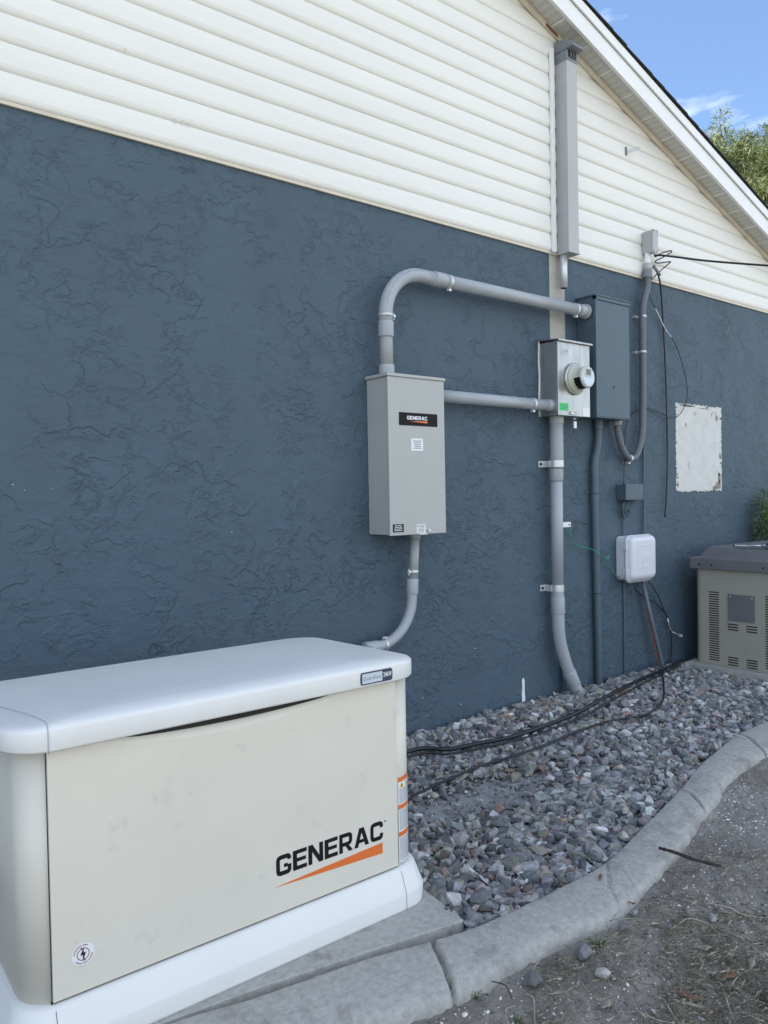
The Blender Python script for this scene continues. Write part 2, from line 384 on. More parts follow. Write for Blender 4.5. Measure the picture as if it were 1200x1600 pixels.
def dirt_z(x, y):
    X_, Y_ = np.array([x]), np.array([y])
    return float((-.050 + .020 * fbm(X_, Y_, 2.2, 5) + .012 * fbm(X_, Y_, 13, 8) + .006 * fbm(X_, Y_, 55, 12, 2))[0])

# gravel bed base
def bed_z(x, y):
    h = -.030 + .022 * np.exp(-((y + .12) / .22) ** 2) + .014 * fbm(x, y, 2.5, 31) + .02 * np.exp(-((x - 4.2) / .7) ** 2 - ((y + .25) / .25) ** 2)
    h = h - .022 * np.exp(-(((x - 2.20) / .28) ** 2 + ((y + .80) / .14) ** 2))
    return h
xs = np.arange(-.6, 8.2, .02); ys = np.arange(-1.8, .06, .02); X, Y = np.meshgrid(xs, ys, indexing='ij')
Z = bed_z(X, Y) - .012; iy = np.interp(X, ci[:, 0], ci[:, 1]); Y2 = np.maximum(Y, iy - .03)
V = np.stack([X, Y2, Z], -1).reshape(-1, 3); idx = np.arange(X.size).reshape(X.shape)
F = np.stack([idx[:-1, :-1], idx[1:, :-1], idx[1:, 1:], idx[:-1, 1:]], -1).reshape(-1, 4)
o = np_obj('gravel_bed_soil', V, F, M['bed'], smooth=True); o['kind'] = 'structure'

# stones
def hull_proto(seed, npt=13, cut=True):
    r = random.Random(seed); bm = bmesh.new()
    for i in range(npt):
        v = Vector((r.gauss(0, 1), r.gauss(0, 1), r.gauss(0, 1))).normalized() * r.uniform(.75, 1.0)
        bm.verts.new((v.x, v.y, v.z))
    res = bmesh.ops.convex_hull(bm, input=bm.verts)
    bmesh.ops.delete(bm, geom=[e for e in res['geom_interior'] if isinstance(e, bmesh.types.BMVert)], context='VERTS')
    bmesh.ops.triangulate(bm, faces=bm.faces)
    bm.verts.ensure_lookup_table(); v = np.array([x.co[:] for x in bm.verts]); f = np.array([[q.index for q in x.verts] for x in bm.faces]); bm.free()
    return v, f
PROT = [hull_proto(100 + i, 10 + i % 6) for i in range(30)]
PAL = np.array([[.27, .275, .285], [.19, .195, .205], [.34, .34, .34], [.42, .42, .415], [.115, .12, .13], [.31, .265, .245], [.34, .32, .27], [.23, .22, .21], [.55, .55, .54], [.28, .20, .165]])
PW = np.array([.20, .16, .16, .10, .11, .08, .06, .08, .03, .03]); PW = PW / PW.sum()
def rotm(n):
    q = rng.normal(size=(n, 4)); q /= np.linalg.norm(q, axis=1)[:, None]; w_, x, y, z = q.T
    return np.stack([1 - 2 * (y * y + z * z), 2 * (x * y - z * w_), 2 * (x * z + y * w_), 2 * (x * y + z * w_), 1 - 2 * (x * x + z * z), 2 * (y * z - x * w_), 2 * (x * z - y * w_), 2 * (y * z + x * w_), 1 - 2 * (x * x + y * y)], 1).reshape(-1, 3, 3)
def scatter_hulls(pos, size, cols, flat=.6):
    VV, FF, CC, off = [], [], [], 0
    kind = rng.integers(0, len(PROT), len(pos)); n = len(pos)
    sc = size[:, None] * np.c_[rng.uniform(.8, 1.25, n), rng.uniform(.55, .95, n), rng.uniform(.4, .75, n)]
    Rm = rotm(n)
    # tilt mostly flat: yaw * small tilt for 70 percent
    yaw = rng.uniform(0, 2 * PI, n); tl = rng.normal(0, .32, n); c, s = np.cos(yaw), np.sin(yaw); ct, st = np.cos(tl), np.sin(tl)
    A = np.zeros((n, 3, 3)); A[:, 0, 0] = c; A[:, 0, 1] = -s * ct; A[:, 0, 2] = s * st; A[:, 1, 0] = s; A[:, 1, 1] = c * ct; A[:, 1, 2] = -c * st; A[:, 2, 1] = st; A[:, 2, 2] = ct
    pick = rng.random(n) < flat; Rm[pick] = A[pick]
    for kx, (pv, pf) in enumerate(PROT):
        ii = np.where(kind == kx)[0]
        if len(ii) == 0: continue
        loc = pv[None] * sc[ii][:, None, :]; wv = np.einsum('nij,nkj->nki', Rm[ii], loc) + pos[ii][:, None, :]
        VV.append(wv.reshape(-1, 3)); FF.append((pf[None] + (np.arange(len(ii)) * len(pv))[:, None, None] + off).reshape(-1, 3)); off += len(ii) * len(pv)
        CC.append(np.repeat(cols[ii], len(pf), axis=0))
    return np.concatenate(VV), np.concatenate(FF), np.concatenate(CC)
def in_bed(x, y):
    iy = np.interp(x, ci[:, 0], ci[:, 1]); ok = (y > iy + .012) & (y < -.012)
    pad1 = (x > -.2) & (x < 1.60 + (y + 1.28) * .12) & (y < -.60)          # first pad
    pad2 = (x > 5.14) & (y < -.13)
    return ok & ~pad1 & ~pad2 & ((x > 1.2) | (y > -.9))
def bed_points(n, x0, x1):
    x = rng.uniform(x0, x1, n); y = rng.uniform(-1.7, 0, n); k = in_bed(x, y); return x[k], y[k]
parts = []
for n_, x0, x1, s0, s1, lift in ((26000, .9, 8, .007, .013, -.002), (17000, .9, 8, .012, .021, .002), (9500, .9, 6.0, .022, .034, .008), (3400, .9, 5.2, .032, .048, .010)):
    x, y = bed_points(n_, x0, x1); s = rng.uniform(s0, s1, len(x))
    dust = np.exp(-(((x - 2.22) / .34) ** 2 + ((y + .80) / .17) ** 2)) + .65 * np.exp(-(((x - 2.75) / .5) ** 2 + ((y + .85) / .14) ** 2))
    keep = rng.random(len(x)) > dust * (1.25 if s0 > .01 else .45); x, y, s = x[keep], y[keep], s[keep]
    z = bed_z(x, y) + lift + rng.uniform(-.005, .006, len(x))
    parts.append((x, y, z, s))
x, y, z, s = [np.concatenate([p[i] for p in parts]) for i in range(4)]
cols = PAL[rng.choice(len(PAL), len(x), p=PW)] * rng.uniform(.52, 1.22, (len(x), 1)) * rng.uniform(.96, 1.04, (len(x), 3)) * np.array([[1.0, 1.0, .99]])
V, F, C_ = scatter_hulls(np.c_[x, y, z], s, cols, .78)
o = np_obj('gravel', V, F, M['stone'], cols=C_); o['kind'] = 'stuff'; tag(o, 'blue grey crushed stone gravel filling the bed between wall and curb', 'gravel')

# white shell chips on the dirt
n_ = 13000; x = rng.uniform(1.2, 5.5, n_); y = rng.uniform(-3.0, -1.2, n_)
oy = np.interp(x, co[:, 0], co[:, 1]); dd = oy - y; dens = (vnoise(x, y, 3, 50) + .5) ** 1.5 * np.exp(-np.clip(dd, 0, 9) / .8) * 1.2 + .03
k = (dd > .01) & (rng.random(n_) < dens * 1.2); x, y = x[k], y[k]
z = np.array([dirt_z(a, b) for a, b in zip(x, y)]) + .002
V, F, C_ = scatter_hulls(np.c_[x, y, z], rng.uniform(.0014, .0052, len(x)) * np.where(rng.random(len(x)) < .10, 2.0, 1), np.tile([[.6, .6, .58]], (len(x), 1)), 1)
o = np_obj('shell_chips', V, F, M['chip']); o['kind'] = 'stuff'; tag(o, 'tiny white shell and stone chips scattered over the bare dirt', 'chips')
# small brown-grey crumbs
n_ = 15000; x = rng.uniform(1.0, 5.0, n_); y = rng.uniform(-3.0, -1.2, n_); oy = np.interp(x, co[:, 0], co[:, 1]); k = (oy - y > .0); x, y = x[k], y[k]
z = np.array([dirt_z(a, b) for a, b in zip(x, y)])
V, F, C_ = scatter_hulls(np.c_[x, y, z], rng.uniform(.002, .0075, len(x)), np.array([[.19, .17, .15]]) * rng.uniform(.5, 1.6, (len(x), 1)), .3)
o = np_obj('dirt_crumbs', V, F, M['stone'], cols=C_); o['kind'] = 'stuff'; tag(o, 'small brown grey crumbs of soil and grit on the dirt strip', 'soil crumbs')

# straw / dead grass litter
def straws(n, region, lmin, lmax, wd, dark):
    V, F, C_ = [], [], []
    for i in range(n):
        x, y = region(); L = random.uniform(lmin, lmax); a = random.gauss(.5, .9) if random.random() < .7 else random.uniform(0, PI)
        w_ = wd * random.uniform(.6, 1.3); bend = random.uniform(-.8, .8); z0 = dirt_z(x, y) + random.uniform(.002, .010)
        px, py = x, y; c = random.uniform(.35, 1.15) * (.55 if random.random() < dark else 1); b0 = len(V); m_ = 4
        for j in range(m_ + 1):
            aa = a + bend * (j / m_ - .5); t = j / m_; ww = w_ * (1 - .8 * t)
            V.append((px - math.sin(aa) * ww, py + math.cos(aa) * ww, z0 + .004 * math.sin(t * PI) * random.uniform(0, 2)))
            V.append((px + math.sin(aa) * ww, py - math.cos(aa) * ww, z0 + .002)); px += math.cos(aa) * L / m_; py += math.sin(aa) * L / m_
        for j in range(m_): F.append((b0 + 2 * j, b0 + 2 * j + 1, b0 + 2 * j + 3, b0 + 2 * j + 2)); C_.append((.42 * c, .36 * c, .25 * c))
    return V, F, C_
def reg():
    while True:
        p = G(random.uniform(830, 1230), random.uniform(1330, 1640), -.04)
        q = (p.x, p.y)
        if q[1] < np.interp(q[0], co[:, 0], co[:, 1]) - .03 and vnoise(np.array([q[0]]), np.array([q[1]]), 5, 91)[0] + .5 > random.random() * .8: return q
Vs, Fs, Cs = straws(1500, reg, .015, .075, .0010, .45)
def reg2():
    p = G(random.uniform(1040, 1230), random.uniform(1430, 1640), -.04); return p.x, p.y
b0 = len(Vs); V2, F2, C2 = straws(1500, reg2, .012, .06, .0008, .55); Vs += V2; Fs += [tuple(i + b0 for i in f) for f in F2]; Cs += C2
o = np_obj('straw_litter', np.array(Vs), np.array(Fs), M['straw'], cols=np.array(Cs)); o['kind'] = 'stuff'; tag(o, 'thin dry grass and pine needle litter lying on the dirt', 'straw litter')

def blade(pix, wd, label, name='straw_blade', mat='straw', n=10, cat='straw', group=None):
    pts = spline([G(a, b, 0) for a, b in pix], 6); pts = [Vector((p.x, p.y, 0)) for p in pts]
    pts = [G(a, b, -.035) for a, b in pix]; pts = spline(pts, 6); mb = MB(); N = len(pts)
    pts = [Vector((p.x, p.y, dirt_z(p.x, p.y) + .006 + .006 * math.sin(i / N * PI))) for i, p in enumerate(pts)]
    mb.tube(pts, [wd * .5 * (1 - 1.2 * abs(i / N - .35)) for i in range(N)], 5)
    o = obj(name, mb, M[mat], base=pts[0])
    a = o.data.color_attributes.new('col', 'FLOAT_COLOR', 'CORNER'); a.data.foreach_set('color', [.47, .42, .31, 1] * len(o.data.loops))
    tag(o, label, cat, group)
GB = 'dry straw blades on the dirt'
blade([(1058, 1402), (1085, 1416), (1112, 1428)], .003, 'curved pale straw blade left of the longest straw, just below the twig', group=GB)
blade([(1100, 1414), (1140, 1424), (1172, 1433), (1215, 1434)], .004, 'longest straw blade, reaching the right border of the photo', group=GB)
blade([(1055, 1446), (1075, 1438), (1100, 1441), (1120, 1455), (1136, 1484)], .0035, 'hooked straw blade bent over below the flat grey stone', group=GB)
blade([(1150, 1456), (1172, 1476), (1205, 1500)], .0032, 'straight pale straw blade sloping down to the right border', group=GB)
blade([(1037, 1556), (1050, 1578), (1070, 1605)], .003, 'pale straw blade beside the long brown leaf at the bottom border', group=GB)
blade([(1130, 1538), (1136, 1560), (1152, 1594)], .0026, 'folded pale straw blade right of the long brown leaf', group=GB)
blade([(822, 1545), (834, 1560), (836, 1610)], .0032, 'pale straw blade hanging from the dark bluish stone to the bottom border', group=GB)
blade([(832, 1512), (846, 1502)], .0025, 'short pale straw stuck between dark stone and curb', group=GB)
blade([(806, 1562), (790, 1575), (795, 1600)], .002, 'thin looped straw left of the dark bluish stone', group=GB)
blade([(940, 1428), (975, 1438), (1008, 1437)], .0022, 'thin straw lying against the outer foot of the curb', group=GB)
# stick across the curb
pts = spline([G(1030, 1325, .012), G(1055, 1332, .014), G(1085, 1343, .004), G(1126, 1353, -.02)], 6)
o = obj('stick', MB().tube(pts, [.0045 + .0025 * random.random() for _ in pts], 8).tube([pts[13], pts[13] + Vector((.02, -.005, .012))], .002, 5), M['twig'], base=pts[0]); tag(o, 'dark brown stick lying across the outer edge of the curb', 'stick')
# small twigs
o = obj('twig', MB().tube(spline([G(768 + 0, 1533, -.03), G(790, 1540, -.03), G(800, 1560, -.03)]), .0016, 5), M['twig'], base=G(768, 1533, -.03)); tag(o, 'thin dark twig on the dirt beside the grass tuft at the curb crack', 'twig')
# leaves
def leaf(px, py, L, wd, rot, mat, label, z=None):
    p = G(px, py, -.035 if z is None else z); zz = (dirt_z(p.x, p.y) + .010) if z is None else z
    mb = MB(); vs, fs = [], []; N = 9
    for i in range(N + 1):
        t = i / N; ww = wd * math.sin(PI * min(1, t * .96 + .03)) ** .75 * (1 + .12 * math.sin(7 * t + px)); x = (t - .5) * L
        for s_ in (-1, 0, 1):
            y = s_ * ww; q = Vector((x, y, .18 * abs(y) + .012 * (t - .4) ** 2 + .0015 * math.sin(9 * t + s_)));
            q = Matrix.Rotation(rot, 3, 'Z') @ q; vs.append((p.x + q.x, p.y + q.y, zz + q.z))
    for i in range(N):
        for j in range(2): fs.append((3 * i + j, 3 * i + j + 1, 3 * i + j + 4, 3 * i + j + 3))
    mb.add(vs, fs, True); mb.tube([Vector(vs[1]), Vector(vs[3 * N + 1])], .0006, 4)
    o = obj('leaf', mb, M[mat], base=(p.x, p.y, zz)); sm_ = o.modifiers.new('thick', 'SOLIDIFY'); sm_.thickness = .0006; tag(o, label, 'leaf', 'dry leaves')
leaf(1075, 1552, .062, .0115, R_(-75), 'dryleaf', 'long reddish brown dry leaf among dead grass near the bottom border')
leaf(1139, 1520, .045, .012, R_(-15), 'dryleaf', 'short reddish brown dry leaf right of the long brown leaf')
leaf(1098, 1480, .052, .012, R_(-50), 'dryleaf2', 'greyish tan dry leaf below the hooked straw blade')
leaf(1175, 1501, .040, .010, R_(20), 'dryleaf2', 'curled tan dry leaf nearest the right border')
leaf(1112, 1518, .030, .008, R_(-40), 'dryleaf2', 'small grey dry leaf left of the short reddish leaf')
leaf(938, 1371, .030, .007, R_(30), 'dryleaf', 'small orange brown leaf lying on top of the curb', z=.008)
leaf(988, 1412, .026, .006, R_(-70), 'dryleaf', 'small tan brown leaf at the outer foot of the curb', z=-.02)
leaf(947, 1568, .045, .011, R_(10), 'dryleaf2', 'pale crumpled leaf on bare dirt below the pinkish grey stone')
# grass tufts
def tuft(px, py, n_, h, label):
    p = G(px, py, -.04); mb = MB()
    for i in range(n_):
        a = random.uniform(0, 2 * PI); L = h * random.uniform(.5, 1); d = Vector((math.cos(a), math.sin(a), 0)); q = Vector((p.x, p.y, dirt_z(p.x, p.y))) + d * random.uniform(0, .012)
        s_ = Vector((-d.y, d.x, 0)) * .0016; pts = [q + d * L * .8 * t * t + Vector((0, 0, L * (t - .35 * t * t))) for t in (0, .35, .7, 1)]
        mb.add([pts[0] - s_, pts[0] + s_, pts[1] + s_, pts[1] - s_, pts[2] + s_ * .7, pts[2] - s_ * .7, pts[3]], [(0, 1, 2, 3), (3, 2, 4, 5), (5, 4, 6)])
    tag(obj('grass_tuft', mb, M['grass'], base=(p.x, p.y, -.04)), label, 'grass tuft', 'green grass tufts along the curb foot')
tuft(742, 1552, 16, .045, 'bright green grass tuft at the outer end of the wide curb crack')
tuft(936, 1480, 26, .05, 'dark green grass tuft behind the square grey stone at the curb foot')
tuft(952, 1440, 12, .045, 'thin grass tuft at the curb foot under the hairline crack')
tuft(806, 1590, 16, .03, 'sparse grass tuft at the bottom border below the dark bluish stone')
tuft(1085, 1545, 14, .025, 'low dead looking grass tuft beside the long brown leaf')

def rock(px, py, size, seed, col, label, z=-.03, sc=(1, .8, .7), rot=.3, npt=26, name='stone'):
    v, f = hull_proto(seed, npt); v = v * np.array(sc) * size
    c, s_ = math.cos(rot), math.sin(rot); v = v @ np.array([[c, -s_, 0], [s_, c, 0], [0, 0, 1]]).T
    p = G(px, py, z); base = np.array([p.x, p.y, p.z]); mt = pm('stone_' + label[:12], (col[0] * 1.15, col[1] * 1.06, col[2] * .95), .85, var=.28, vscale=40, bump=.002, bscale=90)
    o = np_obj(name, v + base, f, mt, base=tuple(base)); bv = o.modifiers.new('b', 'BEVEL'); bv.width = size * .06; bv.segments = 2; tag(o, label, 'stone', 'loose stones on the dirt')
rock(833, 1530, .034, 5, (.115, .122, .135), 'rounded dark bluish stone on the dirt at the curb foot', rot=.9)
rock(912, 1487, .035, 14, (.17, .18, .20), 'squarish mid grey stone against the curb foot', rot=.2, sc=(1, .8, .75), npt=16)
rock(942, 1520, .026, 23, (.34, .34, .36), 'smooth pale pinkish grey stone right of the squarish stone', rot=-.5)
rock(1113, 1434, .026, 31, (.26, .262, .275), 'flat lavender grey stone between the straw blades', sc=(1.15, .55, .4), rot=.6)
rock(990, 1425, .018, 37, (.22, .23, .25), 'small blue grey stone at the outer edge of the curb')
rock(972, 1448, .020, 41, (.12, .13, .145), 'small dark stone below the small blue grey stone')
rock(60 + 0 + 0 + 666, 1603 - 34 + 16, .012, 47, (.6, .6, .6), 'small white stone on the dirt below the curb crack', sc=(1, .7, .4))
rock(975, 1307, .030, 53, (.42, .41, .40), 'largest pale stone on the gravel beside the inner curb edge', z=-.008, rot=1.2)

# ================================================================== HOUSE
house = thing('house', 'blue stucco house wall with cream siding gable above it', 'house', (1.5, 0, 0))
SL, AP, APZ = .33, 1.5, 5.42 - .33 * 1.5
def rz(x): return APZ - SL * abs(x - AP)            # soffit plane height
XR = 8.2; XL = 2 * AP - XR
obj('stucco_wall', MB().box(XL + .2, XR - .2, 0, .22, -.25, 2.80), M['stucco'], house)
# right return of the house and back mass
obj('side_wall', MB().box(XR - .40, XR - .2, .22, 9, -.25, 2.55).box(XL + .2, XL + .40, .22, 9, -.25, 2.55).box(XL + .4, XR - .4, 8.8, 9, -.25, 2.55), M['stucco'], house)
# siding courses (double 4.5 profile)
mb = MB(); z = 2.785; c = .109; i = 0; gro = []
while z < APZ - .02:
    zt = z + c; n_ = []
    sharp = (i % 2 == 0)
    pr = [(.004, z), (-.006 if sharp else -.009, z), (-.0120, z + .002), (-.0160, z + .007), (-.0190, z + .014), (-.0212, z + .024), (-.0205, z + c * .45), (-.0185, z + c * .70), (-.0155, z + c * .88), (-.0118, z + c * .97), (-.0075 if sharp else -.0105, z + c), (.004, z + c)]
    def xlim(zz): return AP - (APZ - zz) / SL, AP + (APZ - zz) / SL
    L_ = []; R2 = []
    for (yy, zz) in pr:
        a, b = xlim(min(zz, APZ - .001)); a = max(a, XL + .2); b = min(b, XR - .2); L_.append((a, yy, zz)); R2.append((b, yy, zz))
    k = len(pr); mb.add(L_ + R2, [list(range(k)), list(range(2 * k - 1, k - 1, -1))] + [(j, j + 1, k + j + 1, k + j) for j in range(k - 1)])
    z = zt; i += 1
sid = obj('siding', mb, M['siding'], house)
# gable backing and starter strip
obj('gable_wall', MB().prism([(XL + .25, 2.80), (XR - .25, 2.80), (AP, APZ - .02)], 'y', .01, .2), M['dark'], house)
obj('starter_strip', MB().box(XL + .2, XR - .2, -.012, -.001, 2.770, 2.7845), M['tan'], house)
for px, py, dx in ((196, 80, 0), (274, 189, .0), (286, 192, 0), (296, 195, 0), (1025, 343, 0), (894, 356, 0)):
    p = P(px, py, -.022); obj('siding_mark', MB().box(p.x - .002, p.x + .002, -.0225, -.0205, p.z - .010, p.z + .012), M['tan'], house)
def slope_band(y0, y1, h0, h1, name, mat, bevel=0, x0=None, x1=None):
    x0 = XL - .35 if x0 is None else x0; x1 = XR + .35 if x1 is None else x1
    mb = MB(); pts = [(x0, rz(x0) + h0), (AP, APZ + h0), (x1, rz(x1) + h0), (x1, rz(x1) + h1), (AP, APZ + h1), (x0, rz(x0) + h1)]
    vs = [(a, y0, b) for a, b in pts] + [(a, y1, b) for a, b in pts]
    mb.add(vs, [(0, 1, 4, 5), (1, 2, 3, 4), (11, 10, 7, 6), (10, 9, 8, 7), (0, 6, 7, 1), (1, 7, 8, 2), (5, 4, 10, 11), (4, 3, 9, 10), (0, 5, 11, 6), (2, 8, 9, 3)])
    return obj(name, mb, mat, house, bevel)
OV = -.150
slope_band(-.036, -.0225, -.040, -.002, 'rake_trim', M['tan'], .002)
# perforated soffit
def soffitmat():
    m = pm('soffit', (.56, .56, .53), .6, var=.05, vscale=4); t = m.node_tree; b = t.nodes['Principled BSDF']
    c = t.nodes.new('ShaderNodeTexCoord'); v = t.nodes.new('ShaderNodeTexVoronoi'); v.inputs['Scale'].default_value = 95; v.inputs['Randomness'].default_value = 0
    mpn = t.nodes.new('ShaderNodeMapping'); t.links.new(c.outputs['Object'], mpn.inputs[0]); t.links.new(mpn.outputs[0], v.inputs['Vector']); mpn.inputs['Rotation'].default_value = (0, R_(18.3), 0)
    r = t.nodes.new('ShaderNodeMapRange'); r.inputs['From Min'].default_value = .22; r.inputs['From Max'].default_value = .34; t.links.new(v.outputs['Distance'], r.inputs['Value'])
    src = b.inputs['Base Color'].links[0].from_socket; x = t.nodes.new('ShaderNodeMix'); x.data_type = 'RGBA'; x.inputs['A'].default_value = (.16, .16, .15, 1)
    t.links.new(r.outputs[0], x.inputs['Factor']); t.links.new(src, x.inputs['B']); t.links.new(x.outputs['Result'], b.inputs['Base Color']); return m
M['soffit'] = soffitmat()
slope_band(OV, .02, 0, .012, 'soffit', M['soffit'])
for side in (1,):
    d = 1.61
    while d < 6.0:
        x = AP + side * d; q = rz(x); sr = MB()
        sr.add([(x - .004, OV + .001, q - .001 + side * .004 * SL), (x + .004, OV + .001, q - .001 - side * .004 * SL), (x + .004, -.036, q - .001 - side * .004 * SL), (x - .004, -.036, q - .001 + side * .004 * SL),
                (x - .002, OV + .001, q - .006), (x + .002, OV + .001, q - .006), (x + .002, -.036, q - .006), (x - .002, -.036, q - .006)], [(0, 4, 5, 1), (4, 7, 6, 5), (7, 3, 2, 6), (0, 3, 7, 4), (1, 5, 6, 2)])
        obj('soffit_rib', sr, M['white'], house); d += .235
slope_band(OV - .006, OV, -.022, .010, 'fascia_lip', M['white'], .002)
slope_band(OV - .022, OV - .0061, -.022, .094, 'fascia', M['white'], .002)
slope_band(OV - .036, OV - .0221, .096, .158, 'drip_edge', M['white'], .002)
slope_band(OV - .0212, OV + .02, .0125, .160, 'sub_fascia', M['dark'])
rf = slope_band(OV - .030, 9.2, .1605, .172, 'roof', M['shingle'])
# shingle courses along the rake, small steps in the edge
sh = MB(); d = 0
for side in (1, -1):
    d = 0
    while d < 6.9:
        xa, xb = AP + side * d, AP + side * (d + .145); j = random.uniform(0, .006)
        a, b = (xa, xb) if side > 0 else (xb, xa)
        za, zb = (rz(a) + .1725, rz(b) + .1725); lift = .010
        ya = OV - .044 - j
        if side > 0: v = [(a, ya, za), (b, ya, zb), (b, 2.0, zb), (a, 2.0, za), (a, ya, za + .003), (b, ya, zb + lift), (b, 2.0, zb + lift), (a, 2.0, za + .003)]
        else: v = [(a, ya, za), (b, ya, zb), (b, 2.0, zb), (a, 2.0, za), (a, ya, za + lift), (b, ya, zb + .003), (b, 2.0, zb + .003), (a, 2.0, za + lift)]
        sh.add(v, [(0, 3, 2, 1), (4, 5, 6, 7), (0, 1, 5, 4), (1, 2, 6, 5), (2, 3, 7, 6), (3, 0, 4, 7)]); d += .143
obj('shingle', sh, M['shingle'], house)
# rusty stain / rotten trim at the mast head
p = P(862, 62, -.038); obj('rust_stain', MB().add([(p.x - .05, -.0375, rz(p.x - .05) - .035), (p.x + .06, -.0375, rz(p.x + .06) - .034), (p.x + .06, -.0375, rz(p.x + .06) - .012), (p.x - .05, -.0375, rz(p.x - .05) - .014)], [(0, 1, 2, 3)]), pm('rust', (.17, .075, .035), .9, var=.5, vscale=60), house)
# bare strip, bare patch, paint streak (raised a few mm, ragged outlines)
def ragged(x0, x1, z0, z1, step, amp, seed, y, name, mat):
    r = random.Random(seed); pts = []
    def line(a, b):
        L = math.hypot(b[0] - a[0], b[1] - a[1]); n_ = max(2, int(L / step))
        for i in range(n_): t = i / n_; pts.append((a[0] + (b[0] - a[0]) * t + r.uniform(-amp, amp), a[1] + (b[1] - a[1]) * t + r.uniform(-amp, amp)))
    line((x0, z0), (x1, z0)); line((x1, z0), (x1, z1)); line((x1, z1), (x0, z1)); line((x0, z1), (x0, z0))
    return obj(name, MB().prism(pts, 'y', y, .004), mat, house)
ragged(3.800, 3.945, 2.235, 2.783, .012, .0012, 3, -.003, 'bare_strip', M['bare2'])
ragged(5.206, 5.853, 1.272, 1.928, .014, .0065, 5, -.004, 'bare_patch', M['bare'])
STM = pm('patch_stain', (.26, .225, .195), .9, var=.55, vscale=55, bump=.003, bscale=60); STD = pm('patch_dark', (.07, .055, .05), .9, var=.5, vscale=60)
def blot(cx, cz, rx, rz_, sd, mt, y=-.0046, n_=22):
    r = random.Random(sd); obj('stain', MB().prism([(cx + rx * math.cos(2 * PI * i / n_) * r.uniform(.55, 1.1), cz + rz_ * math.sin(2 * PI * i / n_) * r.uniform(.55, 1.1)) for i in range(n_)], 'y', y, -.0041), mt, house)
blot(5.800, 1.315, .050, .040, 1, STM); blot(5.760, 1.296, .060, .020, 12, STM, -.0049); blot(5.815, 1.375, .028, .045, 2, STM); blot(5.815, 1.40, .016, .018, 3, STD, -.0053); blot(5.83, 1.545, .012, .028, 4, STD); blot(5.812, 1.345, .014, .022, 5, STD, -.0053)
blot(5.36, 1.915, .12, .007, 6, STD); blot(5.60, 1.906, .10, .005, 7, STM); blot(5.225, 1.325, .010, .028, 8, STM); blot(5.34, 1.77, .012, .022, 9, STM); blot(5.78, 1.84, .02, .03, 10, STM)
# flaking paint remains along the patch edges
FLM = pm('paint_flake', (.12, .085, .065), .8, var=.5, vscale=50); r = random.Random(4)
for i in range(26):
    e = r.random()
    if e < .3: x, z = r.uniform(5.21, 5.85), 1.925 + r.uniform(-.012, .004)
    elif e < .6: x, z = 5.845 + r.uniform(-.012, .006), r.uniform(1.28, 1.9)
    elif e < .8: x, z = r.uniform(5.21, 5.85), 1.275 + r.uniform(-.003, .008)
    else: x, z = 5.21 + r.uniform(-.004, .008), r.uniform(1.28, 1.9)
    s_ = r.uniform(.004, .014); pts = [(x + s_ * math.cos(a) * r.uniform(.5, 1.2), z + .6 * s_ * math.sin(a) * r.uniform(.5, 1.2)) for a in (0, 1, 2.1, 3, 4, 5.2)]
    obj('paint_flake', MB().prism(pts, 'y', -.0068 - r.uniform(0, .0012), -.0042), FLM, house)
ps = MB().prism([(3.492, -.01), (3.496, .03), (3.494, .06), (3.499, .10), (3.497, .14), (3.504, .158), (3.514, .156), (3.520, .14), (3.518, .08), (3.523, .04), (3.522, -.01)], 'y', -.003, .002); obj('paint_streak', ps, M['paper'], house)
r = random.Random(9)
for px, py in ((20, 757), (38, 766), (82, 764), (430, 850), (362, 832), (820, 470), (742, 1013), (955, 1040), (990, 1022), (996, 1025), (846, 984), (600, 1120), (660, 1090), (720, 1100), (668, 1118)):
    p = P(px, py, 0); a = r.uniform(0, 3); L = r.uniform(.002, .006); obj('paint_speck', MB().prism([(p.x + L * math.cos(t + a) * r.uniform(.5, 1.1), p.z + .6 * L * math.sin(t + a) * r.uniform(.4, 1.1)) for t in (0, 1, 2, 3.1, 4.2, 5.3)], 'y', -.004, .002), M['paper'], house)

# ================================================================== helpers for pipes
def coupling(par, a, b, r, mat, name='coupling'):
    a, b = Vector(a), Vector(b); d = (b - a).normalized() * .004
    mb = MB().tube([a, a + d * .3, a + d, b - d, b - d * .3, b], [r * .93, r * .98, r, r, r * .98, r * .93], 28); return obj(name, mb, mat, par)
def strap(par, p, d, r, side=1, w_=.02, mat='steel', name='strap', ear=True):
    """conduit clamp: band round the pipe plus ears and bolt; d = pipe direction"""
    p, d = Vector(p), Vector(d).normalized(); mb = MB().tube([p - d * w_ / 2, p + d * w_ / 2], r + .003, 28)
    if ear:
        n_ = Vector((0, -1, 0)); s_ = d.cross(n_).normalized() * side
        e = p + s_ * (r + .010) + Vector((0, -.006, 0)); mb.tube([e - d * .001 + Vector((0, .012, 0)), e + Vector((0, -.010, 0))], .0075, 8)
        mb.tube([e - d * .016, e + d * .016], .0035, 6); mb.tube([e - d * .018, e - d * .012], .007, 6)
    return obj(name, mb, M[mat], par)
def wallstrap(par, p, r, left=.05, name='strap'):
    """two-hole wall strap on vertical pipe, ear to the left"""
    x, y, z = p; mb = MB().tube([Vector((x, y, z - .021)), Vector((x, y, z + .021))], r + .0035, 28)
    mb.box(x - r - left, x - r * .5, -.006, -.001, z - .020, z + .020).box(x - r - .010, x - r - .003, y + .01, -.004, z - .020, z + .020)
    o = obj(name, mb, M['steel'], par, .0015)
    obj('bolt', MB().tube([Vector((x - r - left * .65, -.014, z)), Vector((x - r - left * .65, -.005, z))], .008, 6), M['dark'], o)
    return o
YP = -.085
